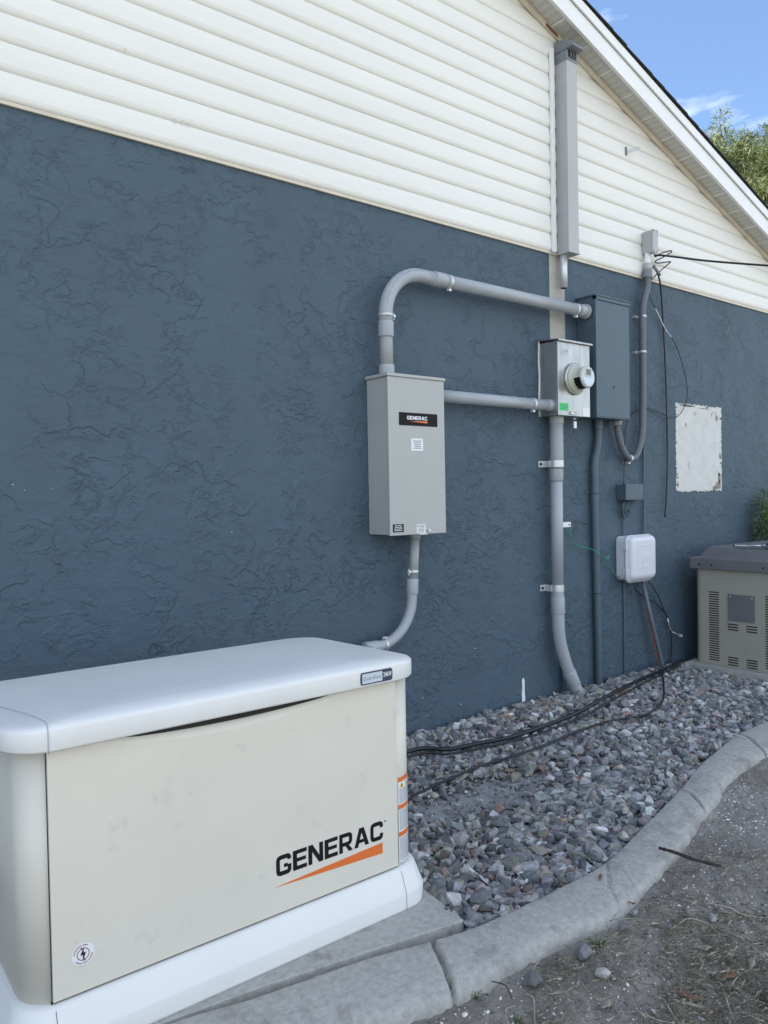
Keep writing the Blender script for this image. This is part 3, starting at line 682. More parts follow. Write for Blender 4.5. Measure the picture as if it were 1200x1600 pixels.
# ================================================================== TRANSFER SWITCH
TX0, TX1, TZ0, TZ1, TY = 2.357, 2.732, 1.080, 1.884, -.180
ts = thing('transfer_switch', 'tall grey transfer switch cabinet on the blue wall with a black nameplate', 'electrical box', (2.54, 0, TZ0))
obj('enclosure', MB().box(TX0 + .004, TX1 - .004, TY + .016, -.002, TZ0 + .004, TZ1 - .012), M['greybox'], ts, .002)
obj('cover', MB().box(TX0, TX1, TY, TY + .0155, TZ0, TZ1 - .012), M['greybox'], ts, .003)
obj('top_flange', MB().box(TX0 - .006, TX1 + .006, TY - .006, -.0015, TZ1 - .0115, TZ1 + .004), M['greybox'], ts, .002)
obj('cover_seam', MB().box(TX0 + .0025, TX1 - .0025, TY + .0153, TY + .0165, TZ0 + .002, TZ1 - .013), M['dark'], ts)

# logo lettering: outlines drawn by hand (unit cell: width w, height 1)
def strip(path, wd):
    n_ = len(path); L, R2 = [], []
    for i in range(n_):
        p = Vector(path[i])
        d0 = (p - Vector(path[i - 1])).normalized() if i else None
        d1 = (Vector(path[i + 1]) - p).normalized() if i < n_ - 1 else None
        if d0 is None: nn = Vector((-d1.y, d1.x)); k = 1
        elif d1 is None: nn = Vector((-d0.y, d0.x)); k = 1
        else:
            nn = (Vector((-d0.y, d0.x)) + Vector((-d1.y, d1.x))).normalized(); k = 1 / max(.4, nn.dot(Vector((-d0.y, d0.x))))
        w0 = wd[i] if isinstance(wd, list) else wd
        L.append(p + nn * k * w0 / 2); R2.append(p - nn * k * w0 / 2)
    return [[tuple(L[i]), tuple(L[i + 1]), tuple(R2[i + 1]), tuple(R2[i])] for i in range(n_ - 1)]
t_ = .22
def glyph(ch):
    if ch == 'E': return [[(0, 0), (.86, 0), (.86, .2), (.25, .2), (.25, .41), (.80, .41), (.80, .59), (.25, .59), (.25, .8), (.86, .8), (.86, 1), (0, 1)]], .86
    if ch == 'N': return [[(0, 0), (0, 1), (.27, 1), (.70, .36), (.70, 1), (.94, 1), (.94, 0), (.67, 0), (.24, .64), (.24, 0)]], .94
    if ch == 'A': return [[(0, 0), (.35, 1), (.67, 1), (1.02, 0), (.76, 0), (.695, .2), (.32, .2), (.26, 0)][:0] or [(0, 0), (.35, 1), (.51, 1), (.51, .76), (.26, 0)], [(.51, .76), (.51, 1), (.67, 1), (1.02, 0), (.76, 0)], [(.335, .2), (.395, .38), (.625, .38), (.685, .2)]], 1.02
    if ch == 'C': return strip([(.80, .66), (.80, .80), (.76, .87), (.68, .9), (.26, .9), (.16, .86), (.12, .76), (.12, .24), (.16, .14), (.26, .1), (.68, .1), (.76, .13), (.80, .20), (.80, .34)], t_), .91
    if ch == 'G': return strip([(.80, .70), (.80, .80), (.76, .87), (.68, .9), (.26, .9), (.16, .86), (.12, .76), (.12, .24), (.16, .14), (.26, .1), (.68, .1), (.77, .13), (.81, .20), (.81, .46), (.80, .46)][:-1], t_) + [[(.47, .36), (.695, .36), (.695, .54), (.47, .54)]], .92
    if ch == 'R': return strip([(.12, 0), (.12, .895), (.60, .895), (.72, .87), (.77, .80), (.77, .56), (.72, .46), (.60, .42), (.235, .42)], [.24, .21, .21, .21, .22, .22, .21, .2, .2]) + [[(.42, .32), (.66, .32), (.92, 0), (.64, 0)]], .92
def word(mb, text, x, z, h, width, y0, y1, gap=.10):
    tot = sum(glyph(c)[1] for c in text) + gap * (len(text) - 1); sx = width / tot; cx = x
    for ch in text:
        polys, wd = glyph(ch)
        for j, pl in enumerate(polys): mb.prism([(cx + a * sx, z + b * h) for a, b in pl], 'y', y0 - .00002 * (j % 2), y1)
        cx += (wd + gap) * sx
    return mb
def label_lines(par, x0, x1, z0, z1, y, n_, mat, seed, name='print'):
    r = random.Random(seed); mb = MB(); dz = (z1 - z0) / n_
    for i in range(n_):
        z = z1 - dz * (i + .5); ins = r.uniform(0, .25) * (x1 - x0); x = x0 + ins / 2
        while x < x1 - ins / 2:
            L = min(r.uniform(.004, .014), x1 - ins / 2 - x); mb.box(x, x + L * .85, y - .0004, y, z - dz * .24, z + dz * .24); x += L + .0015
    return obj(name, mb, mat, par)
a, b = P(623, 641, TY), P(683, 660, TY)
np_ = obj('nameplate', MB().prism([(v[0], v[1]) for v in rrect(a.x, b.x, 1.632, 1.697, .004, 0)], 'y', TY - .002, TY), M['blk'], ts)
obj('lettering', word(MB(), 'GENERAC', 2.475, 1.662, .0185, .135, TY - .0032, TY - .002), M['paper'], np_)
obj('swoosh', MB().prism([(2.49, 1.6535), (2.610, 1.658), (2.610, 1.6465)], 'y', TY - .0032, TY - .002), M['orange'], np_)
o = obj('sticker', MB().box(2.502, 2.580, TY - .0012, TY, 1.505, 1.568), M['paper'], ts, label='square white sticker below the nameplate'); label_lines(o, 2.514, 2.570, 1.514, 1.560, TY - .0012, 5, M['ink'], 1)
o = obj('sticker', MB().box(2.374, 2.443, TY - .0012, TY, 1.097, 1.137), M['blk'], ts, label='black sticker in the lower left corner'); label_lines(o, 2.380, 2.438, 1.101, 1.134, TY - .0012, 4, M['paper'], 2)
o = obj('sticker', MB().box(2.530, 2.588, TY - .0012, TY, 1.085, 1.132), M['paper'], ts, label='small white sticker at the bottom edge'); label_lines(o, 2.534, 2.584, 1.088, 1.130, TY - .0012, 6, M['ink'], 3)
obj('latch', MB().tube([Vector((2.606, TY - .012, 1.098)), Vector((2.606, TY, 1.098))], .008, 16).box(2.545, 2.60, TY - .006, TY - .0012, 1.078, 1.0835), M['steel'], ts, .001)

# ================================================================== CONDUITS
def pipe_thing(name, label, cat, loc): return thing(name, label, cat, loc)
R1 = .036
up = thing('conduit', 'thick grey conduit bending up and over from transfer switch to blue breaker panel', 'conduit', (2.43, -.085, 1.89))
xa, zt = 2.428, 2.432; RB = .235
obj('pipe', MB().tube([Vector((xa, YP, 1.885)), Vector((xa, YP, zt - RB))], R1 - .002, 28), M['pvc2'], up)
el = arc((xa + RB, YP, zt - RB), (-1, 0, 0), (0, 0, 1), RB, 0, PI / 2, 22)
obj('elbow', MB().tube([Vector((xa, YP, zt - RB - .04))] + el + [Vector((xa + RB + .09, YP, zt))], R1, 28), M['pvc'], up)
obj('pipe', MB().tube([Vector((xa + RB + .05, YP, zt)), Vector((4.055, YP, zt - .004))], R1, 28), M['pvc'], up)
coupling(up, (xa, YP, 1.895), (xa, YP, 1.945), R1 + .004, M['pvc'])
coupling(up, (xa, YP, 2.085), (xa, YP, 2.165), R1 + .004, M['pvc'])
coupling(up, (2.755, YP, zt), (2.835, YP, zt), R1 + .004, M['pvc'])
coupling(up, (3.975, YP, zt - .004), (4.045, YP, zt - .004), R1 + .004, M['pvc'])
obj('lock_nut', MB().tube([Vector((4.035, YP, zt - .004)), Vector((4.052, YP, zt - .004))], R1 + .012, 12), M['pvc'], up)
obj('lock_nut', MB().tube([Vector((xa, YP, 1.888)), Vector((xa, YP, 1.897))], R1 + .003, 20), M['steel'], up)
strap(up, (xa, YP, 2.195), (0, 0, 1), R1, 1); strap(up, (2.865, YP, zt), (1, 0, 0), R1, 1); strap(up, (3.945, YP, zt - .004), (1, 0, 0), R1, 1)
pr = MB(); pr_c = Vector((xa + RB, YP, zt - RB))
for i in range(26):
    a = R_(14 + i * 3.0)
    if i % 7 == 5: continue
    q = pr_c + Vector((-math.cos(a), 0, math.sin(a))) * (RB + R1 * .55) + Vector((0, -R1 * .835, 0)); pr.tube([q, q + Vector((math.sin(a), 0, math.cos(a))) * .006], .0016, 4)
obj('printed_mark', pr, M['ink'], up)

lo = thing('conduit', 'straight grey pvc conduit running level from the transfer switch to the silver meter box', 'conduit', (2.74, -.085, 1.81))
ZL = 1.812; R2_ = .0335
obj('pipe', MB().tube([Vector((2.732, YP, ZL)), Vector((3.74, YP, ZL))], R2_, 28), M['pvc'], lo)
coupling(lo, (3.655, YP, ZL), (3.735, YP, ZL), R2_ + .003, M['pvc']); strap(lo, (3.53, YP, ZL), (1, 0, 0), R2_, 1)
obj('lock_nut', MB().tube([Vector((2.733, YP, ZL)), Vector((2.742, YP, ZL))], R2_ + .004, 20), M['steel'], lo)

dn = thing('conduit', 'slim grey pvc conduit curving down from under the transfer switch to the generator', 'conduit', (2.6, -.085, 1.08))
xd = 2.598; RD = .235
p1 = Vector((xd, YP, 1.08)); p2 = Vector((xd - .028, YP, .78)); cc = Vector((xd - .028 - RD, YP, .755))
obj('pipe', MB().tube([p1, Vector((xd - .020, YP, .80))], .0245, 24), M['pvc2'], dn)
el = arc(cc, (1, 0, 0), (0, 0, -1), RD, 0, PI / 2 * .98, 22)
obj('elbow', MB().tube([Vector((xd - .0215, YP, .83))] + el + [Vector((2.30, YP, .520))], .0262, 24), M['pvc'], dn)
coupling(dn, (xd - .022, YP, .845), (xd - .026, YP, .765), .031, M['pvc'])
coupling(dn, (2.345, YP, .520), (2.255, YP, .522), .031, M['pvc']); coupling(dn, (xd, YP, 1.082), (xd - .001, YP, 1.055), .029, M['pvc2'])
obj('pipe', MB().tube([Vector((2.31, YP, .520)), Vector((1.75, YP - .15, .50)), Vector((1.5, -.66, .49))], .0245, 20), M['pvc2'], dn)
strap(dn, (xd - .018, YP, .880), (.08, 0, 1), .0245, -1); strap(dn, (2.385, YP, .523), (1, 0, 0), .0262, -1)

mt = thing('conduit', 'pale grey pvc riser below the silver meter box, bending into the gravel', 'conduit', (3.77, -.07, 1.75))
YM = -.068
obj('pipe', MB().tube([Vector((3.770, YM, 1.752)), Vector((3.768, YM, 1.50)), Vector((3.762, YM, 1.40))], .0415, 28), M['pvc2'], mt)
obj('pipe', MB().tube([Vector((3.764, YM, 1.50)), Vector((3.760, YM, .62))], .0375, 28), M['pvc'], mt)
coupling(mt, (3.770, YM, 1.752), (3.770, YM, 1.705), .0445, M['pvc2']); coupling(mt, (3.763, YM, 1.425), (3.762, YM, 1.352), .0425, M['pvc2'])
ep = spline([(3.760, YM, .68), (3.762, YM, .50), (3.776, YM, .36), (3.820, YM - .01, .21), (3.875, YM - .02, .09), (3.945, YM - .035, -.06)], 8)
obj('elbow', MB().tube(ep, .0385, 28), M['pvc'], mt)
coupling(mt, (3.760, YM, .635), (3.762, YM, .530), .043, M['pvc'])
coupling(mt, ep[27] , ep[33], .0425, M['pvc'])
wallstrap(mt, (3.764, YM, 1.458), .0415); wallstrap(mt, (3.760, YM, .690), .0375)
bb = obj('bonding_bridge', MB().box(3.816, 3.905, -.062, -.030, 1.062, 1.094).box(3.80, 3.82, -.05, -.02, 1.07, 1.088), M['paper'], mt, .002)
obj('screw', MB().tube([Vector((3.888, -.066, 1.078)), Vector((3.888, -.061, 1.078))], .005, 10), M['ink'], bb)

# thin painted conduits
th = thing('conduit', 'thin blue painted pipe on the wall just right of the pale riser', 'conduit', (3.87, -.014, 0))
obj('pipe', MB().tube([Vector((3.872, -.016, 1.74)), Vector((3.868, -.016, .9)), Vector((3.874, -.016, .06)), Vector((3.874, -.016, -.06))], .011, 14), M['bluepaint'], th)
obj('strap', MB().tube([Vector((3.871, -.016, .553)), Vector((3.871, -.016, .565))], .0135, 14).box(3.858, 3.90, -.006, -.001, .553, .565), M['bluepaint'], th)
dk = thing('conduit', 'blue painted conduit dropping from the blue breaker panel into the gravel', 'conduit', (4.21, -.03, 0))
dp = spline([(4.235, -.032, 1.76), (4.235, -.032, 1.66), (4.222, -.032, 1.57), (4.190, -.032, 1.47), (4.188, -.032, 1.36), (4.19, -.032, 1.1), (4.205, -.032, .5), (4.212, -.032, .1), (4.214, -.032, -.06)], 6)
obj('pipe', MB().tube(dp, .0245, 20), M['bluepaint'], dk); coupling(dk, (4.235, -.032, 1.757), (4.235, -.032, 1.69), .029, M['bluepaint'])
for z_, xx in ((1.275, 4.19), (.62, 4.203)):
    obj('strap', MB().tube([Vector((xx, -.032, z_ - .008)), Vector((xx, -.032, z_ + .008))], .0275, 20).box(xx - .055, xx - .02, -.005, -.001, z_ - .008, z_ + .008), M['bluepaint'], dk)

# ================================================================== METER BOX
mx0, mx1, mz0, mz1, my = 3.690, 3.998, 1.750, 2.212, -.150
me_ = thing('meter_box', 'weathered silver aluminium electric meter box with a round meter', 'meter box', (3.84, 0, 1.75))
obj('enclosure', MB().box(mx0 + .003, mx1 - .003, my + .014, -.003, mz0, mz1 - .014), M['alu'], me_, .002)
obj('cover', MB().box(mx0, mx1, my, my + .0135, mz0 - .002, mz1 - .016), M['alu'], me_, .003)
tc_ = MB().prism([(-.002, mz1 + .012), (my - .016, mz1 - .006), (my - .018, mz1 - .018), (my - .012, mz1 - .018), (my - .010, mz1 - .012), (-.002, mz1 + .003)], 'x', mx0 - .008, mx1 + .010)
obj('rain_cap', tc_, M['alu'], me_, .0015)
obj('caulk', MB().tube(spline([(mx0 - .001, -.004, mz0), (mx0 - .004, -.004, mz0 + .12), (mx0 + .001, -.005, mz0 + .24), (mx0 - .003, -.004, mz0 + .33), (mx0, -.004, mz1)], 6), .0052, 8), M['paper'], me_)
mc = Vector((3.842, my, 1.975))
def lathe_y(prof, c, seg=48):
    rings = [[(c.x + r * math.cos(2 * PI * k / seg), c.y - d, c.z + r * math.sin(2 * PI * k / seg)) for k in range(seg)] for d, r in prof]
    return MB().layers(rings, True, True, True)
obj('meter_ring', lathe_y([(0, .098), (.012, .098), (.016, .094), (.018, .086), (.018, .02)], mc), M['alu'], me_)
mt_ = obj('meter', lathe_y([(.015, .086), (.026, .086), (.030, .080), (.034, .0715), (.066, .0685), (.07, .0675), (.071, .03)], mc), M['meterbeige'], me_)
gl = bpy.data.materials.new('meter_glass'); gl.use_nodes = True; gb = gl.node_tree.nodes['Principled BSDF']; gb.inputs['Roughness'].default_value = .06; gb.inputs['Base Color'].default_value = (.50, .51, .46, 1); gb.inputs['Coat Weight'].default_value = 1
obj('face', lathe_y([(.07, .0675), (.098, .0665), (.104, .064), (.107, .058), (.108, .02)], mc), gl, mt_)
fz = my - .1095
obj('display', MB().box(mc.x - .022, mc.x + .020, fz, fz + .003, mc.z + .010, mc.z + .046), M['slate'], mt_)
obj('display_frame', MB().box(mc.x - .030, mc.x + .030, fz + .0008, fz + .0032, mc.z + .002, mc.z + .054), M['meterbeige'], mt_)
pts = [(mc.x + .054 * math.cos(a), mc.z + .054 * math.sin(a)) for a in np.linspace(PI, 2 * PI, 18)]
obj('faceplate', MB().prism([(a_, min(b_, mc.z - .006)) for a_, b_ in pts], 'y', fz, fz + .003), M['silver'], mt_)
label_lines(mt_, mc.x - .034, mc.x + .034, mc.z - .042, mc.z - .016, fz, 3, M['paper'], 5, 'faceplate_print')
bd = MB()
for i in range(12):
    a0, a1 = PI * (1.02 + i * .035), PI * (1.02 + (i + 1) * .035)
    bd.add([(mc.x + .0698 * math.cos(a), my - d, mc.z + .0698 * math.sin(a)) for a, d in ((a0, .050), (a1, .050), (a1, .098), (a0, .098))], [(0, 1, 2, 3)])
obj('meter_band', bd, M['blk'], mt_)
o = obj('sticker', MB().box(3.703, 3.782, my - .0012, my, 1.778, 1.823), M['green'], me_, label='green rectangular sticker'); obj('print', MB().box(3.727, 3.738, my - .0016, my - .0012, 1.800, 1.803).box(3.742, 3.747, my - .0016, my - .0012, 1.795, 1.808).box(3.748, 3.756, my - .0016, my - .0012, 1.795, 1.799), M['ink'], o)
obj('sticker', MB().box(3.922, 3.990, my - .0012, my, 1.752, 1.806), M['paper'], me_, label='blank white sticker in the lower right corner')
obj('latch', MB().box(3.795, 3.862, my - .009, my, 1.757, 1.766).box(3.800, 3.806, my - .012, my, 1.757, 1.775).box(3.852, 3.858, my - .012, my, 1.757, 1.775), M['steel'], me_, .001)
sx_, sz_ = 3.836, 1.755
obj('padlock', MB().tube(arc((sx_, my - .006, sz_ - .028), (1, 0, 0), (0, 0, 1), .008, -.3, PI + .3, 10), .002, 6).box(sx_ - .012, sx_ + .012, my - .011, my - .001, sz_ - .082, sz_ - .040), M['steel'], me_, .001)
obj('seal_wire', MB().tube(arc((4.003, my + .03, 1.80), (0, 0, 1), (1, 0, 0), .028, 0, PI, 12), .0014, 6), M['steel'], me_)
# scratched number
sc = MB()
for x_, w_ in ((3.722, .004), (3.738, .014), (3.760, .014), (3.778, .006)):
    r = random.Random(int(x_ * 999)); sc.tube([Vector((x_, my - .0005, 2.120 + r.uniform(0, .02))), Vector((x_ + w_, my - .0005, 2.150)), Vector((x_ + w_ * .3, my - .0005, 2.115)), Vector((x_ + w_, my - .0005, 2.110))], .0011, 4)
obj('scratch', sc, M['paper'], me_)
for x_, z_ in ((3.985, 2.175),): obj('rivet', MB().tube([Vector((x_, my - .002, z_)), Vector((x_, my, z_))], .003, 8), M['dark'], me_)

# ================================================================== BREAKER PANEL (painted blue)
bx0, bx1, bz0, bz1, by = 4.060, 4.423, 1.752, 2.530, -.150
bp_ = thing('breaker_panel', 'tall breaker panel painted the same blue as the wall behind it', 'breaker panel', (4.24, 0, 1.75))
obj('enclosure', MB().box(bx0 + .004, bx1 - .004, by + .012, -.002, bz0 + .003, bz1 - .010), M['bluepaint'], bp_, .002)
obj('door', MB().box(bx0 + .014, bx1 - .002, by, by + .0115, bz0 + .008, bz1 - .035), M['bluepaint'], bp_, .003)
obj('trim', MB().box(bx0, bx0 + .0125, by - .004, by + .02, bz0, bz1 - .010).box(bx0, bx1, by - .004, by + .02, bz1 - .033, bz1 - .0105).box(bx0 + .0127, bx1, by + .0008, by + .02, bz0, bz0 + .0075), M['bluepaint'], bp_, .0015)
obj('rain_cap', MB().box(bx0 - .005, bx1 + .005, by - .008, -.001, bz1 - .0095, bz1), M['bluepaint'], bp_, .0015)
obj('knockout', MB().tube([Vector((4.245, by - .003, 1.855 + .1)), Vector((4.245, by, 1.955))], .006, 12), M['dark'], bp_)

# ================================================================== MAST CHASE
mc_ = thing('conduit_cover', 'tall square grey cover box with hooded top running up the siding to the soffit', 'conduit cover', (3.86, 0, 2.77))
cx0, cx1, cyf, cz0, cz1 = 3.857, 3.957, -.112, 2.772, 3.955
obj('cover_body', MB().box(cx0 , cx1 , cyf, -.0225, cz0, cz1), M['mast'], mc_, .003)
obj('bottom_lip', MB().box(cx0 - .002, cx1 + .003, cyf - .004, -.023, cz0 - .006, cz0 + .004), M['mast'], mc_, .001)
# hood: slanted collar and overhanging cap
cap = MB().prism([(-.022, cz1 + .125), (cyf - .01, cz1 + .105), (cyf - .052, cz1 + .062), (cyf - .054, cz1 + .048), (cyf - .004, cz1 + .048), (-.022, cz1 + .048)], 'x', cx0 - .008, cx1 + .010)
obj('hood', cap, M['mastdark'], mc_, .004)
obj('collar', MB().prism([(-.022, cz1 - .015), (cyf - .003, cz1 - .015), (cyf - .003, cz1 + .047), (-.022, cz1 + .047)], 'x', cx0 - .003, cx1 + .003), M['mastdark'], mc_, .002)
obj('cable_opening', MB().box(cx0 + .012, cx1 - .010, cyf - .0045, cyf - .0031, cz1 + .004, cz1 + .046), M['dark'], mc_)
tv = MB()
for i in range(3): tv.box(cx0 + .030 + i * .024, cx0 + .036 + i * .024, cyf - .012, cyf - .0046, cz1 + .004, cz1 + .046)
obj('baffle', tv, M['mastdark'], mc_)
obj('pipe_stub', MB().tube([Vector((3.882, -.048, 2.785)), Vector((3.882, -.048, 2.560))], .024, 10), M['steel'], mc_)
obj('stub_opening', MB().tube([Vector((3.882, -.048, 2.5605)), Vector((3.882, -.048, 2.5585))], .020, 10), M['dark'], mc_)
tr = thing('trim_strip', 'narrow white vertical trim strip on the siding left of the grey cover box', 'trim', (3.80, 0, 2.78))
obj('channel', MB().box(3.800, 3.828, -.034, -.0215, 2.778, 4.03).box(3.800, 3.8045, -.040, -.034, 2.778, 4.03).box(3.8235, 3.828, -.040, -.034, 2.778, 4.03), M['white'], tr, .001)

# hook on the siding
hk = thing('wall_hook', 'small grey drop wire hook screwed to the siding under the soffit', 'hook', (4.67, -.02, 3.64))
h = P(978, 236, -.022)
obj('plate', MB().box(h.x - .008, h.x + .008, -.028, -.021, h.z - .030, h.z + .028), M['mastdark'], hk, .002)
obj('ring', MB().tube(spline([(h.x, -.028, h.z - .004), (h.x + .03, -.06, h.z + .012), (h.x + .055, -.085, h.z + .020), (h.x + .058, -.088, h.z + .006), (h.x + .03, -.06, h.z - .004), (h.x, -.028, h.z - .012)], 6), .0045, 8), M['steel'], hk)

# ================================================================== JUNCTION MAST
jb = thing('junction_box', 'small flat grey junction box on the siding above its own grey conduit', 'junction box', (4.77, -.02, 2.94))
a, b = P(1000, 366, -.03), P(1014, 396, -.09)
JX = 4.80
obj('box', MB().box(JX - .030, JX + .030, -.098, -.022, 2.935, 3.085), M['mast'], jb, .004)
obj('cover', MB().box(JX - .033, JX + .033, -.110, -.0985, 2.930, 3.090), M['mast'], jb, .003)
sw = MB()
for dx in (-.024, .024):
    for dz in (2.942, 3.078): sw.tube([Vector((JX + dx, -.112, dz)), Vector((JX + dx, -.110, dz))], .004, 8)
obj('screw', sw, M['dark'], jb)
mm = thing('conduit', 'dark grey conduit looping from the siding box in a u under the breaker panel', 'conduit', (4.76, -.04, 1.6))
YJ = -.052
obj('pipe', MB().tube([Vector((JX - .01, YJ, 2.935)), Vector((JX - .012, YJ, 2.82))], .021, 20), M['white'], mm)
coupling(mm, (JX - .011, YJ, 2.868), (JX - .012, YJ, 2.825), .025, M['mast']); coupling(mm, (JX - .012, YJ, 2.826), (JX - .014, YJ, 2.765), .032, M['mastdark'])
mp_ = spline([(JX - .013, YJ, 2.78), (JX - .018, YJ, 2.70), (4.735, YJ, 2.58), (4.722, YJ, 2.46), (4.72, YJ, 2.1), (4.712, YJ, 1.82), (4.700, YJ, 1.68), (4.655, YJ, 1.56), (4.590, YJ, 1.505), (4.520, YJ, 1.520), (4.462, YJ, 1.585), (4.425, YJ + .002, 1.68), (4.415, YJ, 1.755)], 8)
obj('pipe', MB().tube(mp_, .0225, 20), M['pvcdark'], mm)
obj('connector', MB().tube([Vector((4.414, YJ, 1.762)), Vector((4.414, YJ, 1.722))], .032, 16), M['pvc2'], mm)
for q in ((4.727, YJ, 2.49), (4.72, YJ, 2.245)):
    obj('strap', MB().tube([Vector(q) - Vector((0, 0, .009)), Vector(q) + Vector((0, 0, .009))], .0255, 20).box(q[0] - .050, q[0] - .02, -.028, -.022, q[2] - .009, q[2] + .009).box(q[0] - .050, q[0] - .042, -.026, -.001, q[2] - .009, q[2] + .009), M['steel'], mm)
q = Vector((4.555, YJ, 1.505)); obj('strap', MB().tube([q - Vector((.009, 0, 0)), q + Vector((.009, 0, 0))], .0255, 20).box(q.x - .009, q.x + .009, -.05, -.001, q.z - .036, q.z - .026), M['steel'], mm)

# ================================================================== CABLES ON THE WALL
def cable(name, label, cat, pts, r, mat, k=8, group=None, seg=8):
    p = spline(pts, k); o = obj(name, MB().tube(p, r, seg), M[mat], base=p[0]); return tag(o, label, cat, group)
cable('drop_cable', 'thick black service cable stretching from the siding box off to the right border', 'cable',
      [P(1022, 399, -.06), P(1035, 399, -.10), P(1060, 402, -.16), P(1110, 408, -.32), P(1200, 415, -.62), P(1260, 419, -.85)], .0075, 'black')
cable('cable_coil', 'loose zigzag coil of thin black cable hanging off the end of the service cable', 'cable',
      [P(1016, 398, -.05), P(1020, 392, -.06), P(1024, 401, -.06), P(1030, 397, -.07), P(1046, 392, -.10), P(1049, 394, -.11), P(1036, 402, -.08), P(1024, 408, -.06), P(1028, 411, -.07), P(1046, 409, -.1), P(1046, 411, -.1), P(1030, 425, -.07), P(1018, 437, -.05), P(1010, 447, -.035), P(1005, 456, -.03)], .0042, 'black')
cable('cable', 'slim dark cable on the wall beside the looping grey conduit', 'cable',
      [P(1005, 456, -.03), P(1004, 470, -.022), P(1004, 560, -.018), P(1005, 640, -.018), P(1005.5, 700, -.018), P(1006, 760, -.018), P(1006, 840, -.018)], .0085, 'bluepaint')
o = cable('hanging_cable', 'black cable hanging straight down the wall, its cut end left of the bare patch', 'cable',
      [P(1021, 418, -.05), P(1026, 424, -.06), P(1031, 440, -.05), P(1034, 470, -.03), P(1037, 520, -.02), P(1040, 580, -.02), P(1042, 650, -.02), P(1043, 720, -.02), P(1041, 780, -.022), P(1039, 808, -.03)], .0062, 'black')
a, b = P(1021, 415, -.07), P(1031, 430, -.07); s_ = obj('cable_clamp', MB().tube([a, b], .011, 6), M['mastdark'], base=a); tag(s_, 'small grey wedge clamp hanging where the black cables cross the siding', 'cable clamp')
o = cable('looping_wire', 'thin dark wire with bare silver stretch arcing over the wall towards the bare patch', 'wire',
      [P(1020, 416, -.05), P(1014, 428, -.04), P(1013, 448, -.03), P(1016, 465, -.03), P(1024, 482, -.03), P(1030, 495, -.03), P(1040, 515, -.025), P(1054, 535, -.03), P(1065, 565, -.03), P(1073, 600, -.03), P(1073, 625, -.03), P(1064, 645, -.03), P(1054, 652, -.03), P(1044, 652, -.028), P(1030, 644, -.022), P(1012, 638, -.02), P(1003, 638, -.02), P(990, 645, -.02), P(981, 656, -.02), P(977, 680, -.02), P(976, 720, -.02), P(974, 757, -.02)], .0030, 'black', 8)
s_ = obj('wire_sheath', MB().tube(spline([P(1024, 482, -.032), P(1030, 495, -.032), P(1040, 515, -.028), P(1049, 527, -.03)], 6), .0040, 8), M['steel'], base=P(1024, 482, -.03)); s_.parent = o; s_.matrix_parent_inverse = Matrix.Translation(-Vector(o.location))
# small blue box
sb = thing('junction_box', 'small blue painted junction box on the wall above the white box', 'junction box', (4.58, 0, 1.28))
a, b = P(978, 757, -.08), P(1005, 780, -.08)
obj('box', MB().box(a.x, b.x, -.066, -.001, b.z, a.z), M['bluepaint'], sb, .002); obj('cover', MB().box(a.x - .003, b.x + .003, -.082, -.0662, b.z - .003, a.z + .003), M['bluepaint'], sb, .003)
ws = MB()
for k in range(6):
    r = random.Random(k); q0 = P(975 + k * 4.0, 782, -.04); q1 = P(973 + 2 * k, 795 + 3 * r.random(), -.03 - .01 * r.random()); q2 = P(974 + 1.6 * k * (k % 3), 806 + 8 * r.random() if k < 3 else 800, -.02)
    ws.tube(spline([q0, q1, q2], 5), .004 if k % 2 else .006, 6)
obj('wire', ws, M['bluepaint'], sb)
cable('cable', 'thin blue painted cable on the wall under the small blue junction box', 'cable', [P(975, 783, -.02), P(974, 810, -.015), P(974, 860, -.012), P(975, 950, -.010), P(976, 1065, -.010)], .0055, 'bluepaint')
cable('ground_wire', 'thin green ground wire sagging from the pale riser to the white box', 'wire',
      [P(891, 826, -.05), P(892, 840, -.05), P(902, 852, -.04), P(915, 856, -.035), P(926, 859, -.07), P(938, 868, -.075), P(948, 874, -.06), P(952, 868, -.05), P(947, 873, -.05), P(954, 887, -.04), P(962, 899, -.035), P(972, 902, -.03), P(985, 910, -.03)], .0028, 'wire_green')

# ================================================================== WHITE TELECOM BOX
nb = thing('telecom_box', 'white plastic telecom box with rounded hinged cover on the blue wall', 'telecom box', (4.62, 0, .66))
a, b = P(986, 838, -.125), P(1027, 906, -.125); x0, x1, z0, z1 = a.x, b.x, b.z, a.z
def vrr(x0, x1, z0, z1, r, y): return [(p[0], y, p[1]) for p in rrect(x0, x1, z0, z1, r, 0)]
obj('housing', MB().layers([vrr(x0 + .006, x1 - .008, z0 + .012, z1 - .004, .035, -.001), vrr(x0 + .006, x1 - .008, z0 + .012, z1 - .004, .035, -.075)], smooth=False), M['wplastic'], nb, .004)
obj('cover', MB().layers([vrr(x0 - .004, x1 + .004, z0 - .004, z1 + .004, .045, -.0755), vrr(x0 - .004, x1 + .004, z0 - .004, z1 + .004, .045, -.086), vrr(x0 + .004, x1 - .004, z0 + .004, z1 - .004, .040, -.092), vrr(x0 + .006, x1 - .006, z0 + .018, z1 - .006, .038, -.112), vrr(x0 + .016, x1 - .016, z0 + .03, z1 - .018, .030, -.124), vrr(x0 + .034, x1 - .034, z0 + .05, z1 - .036, .02, -.128)], smooth=True), M['wplastic'], nb)
for zc in (z1 - .075, z0 + .075): obj('hinge', MB().box(x0 - .012, x0 + .002, -.094, -.066, zc - .018, zc + .018).tube([Vector((x0 - .010, -.094, zc - .020)), Vector((x0 - .010, -.094, zc + .020))], .006, 10), M['wplastic'], nb, .001)
rb = MB(); cxm = (x0 + x1) / 2 + .012; zm = (z0 + z1) / 2 - .01
rb.box(cxm - .065, cxm + .065, -.1305, -.1275, z1 - .072, z1 - .066)
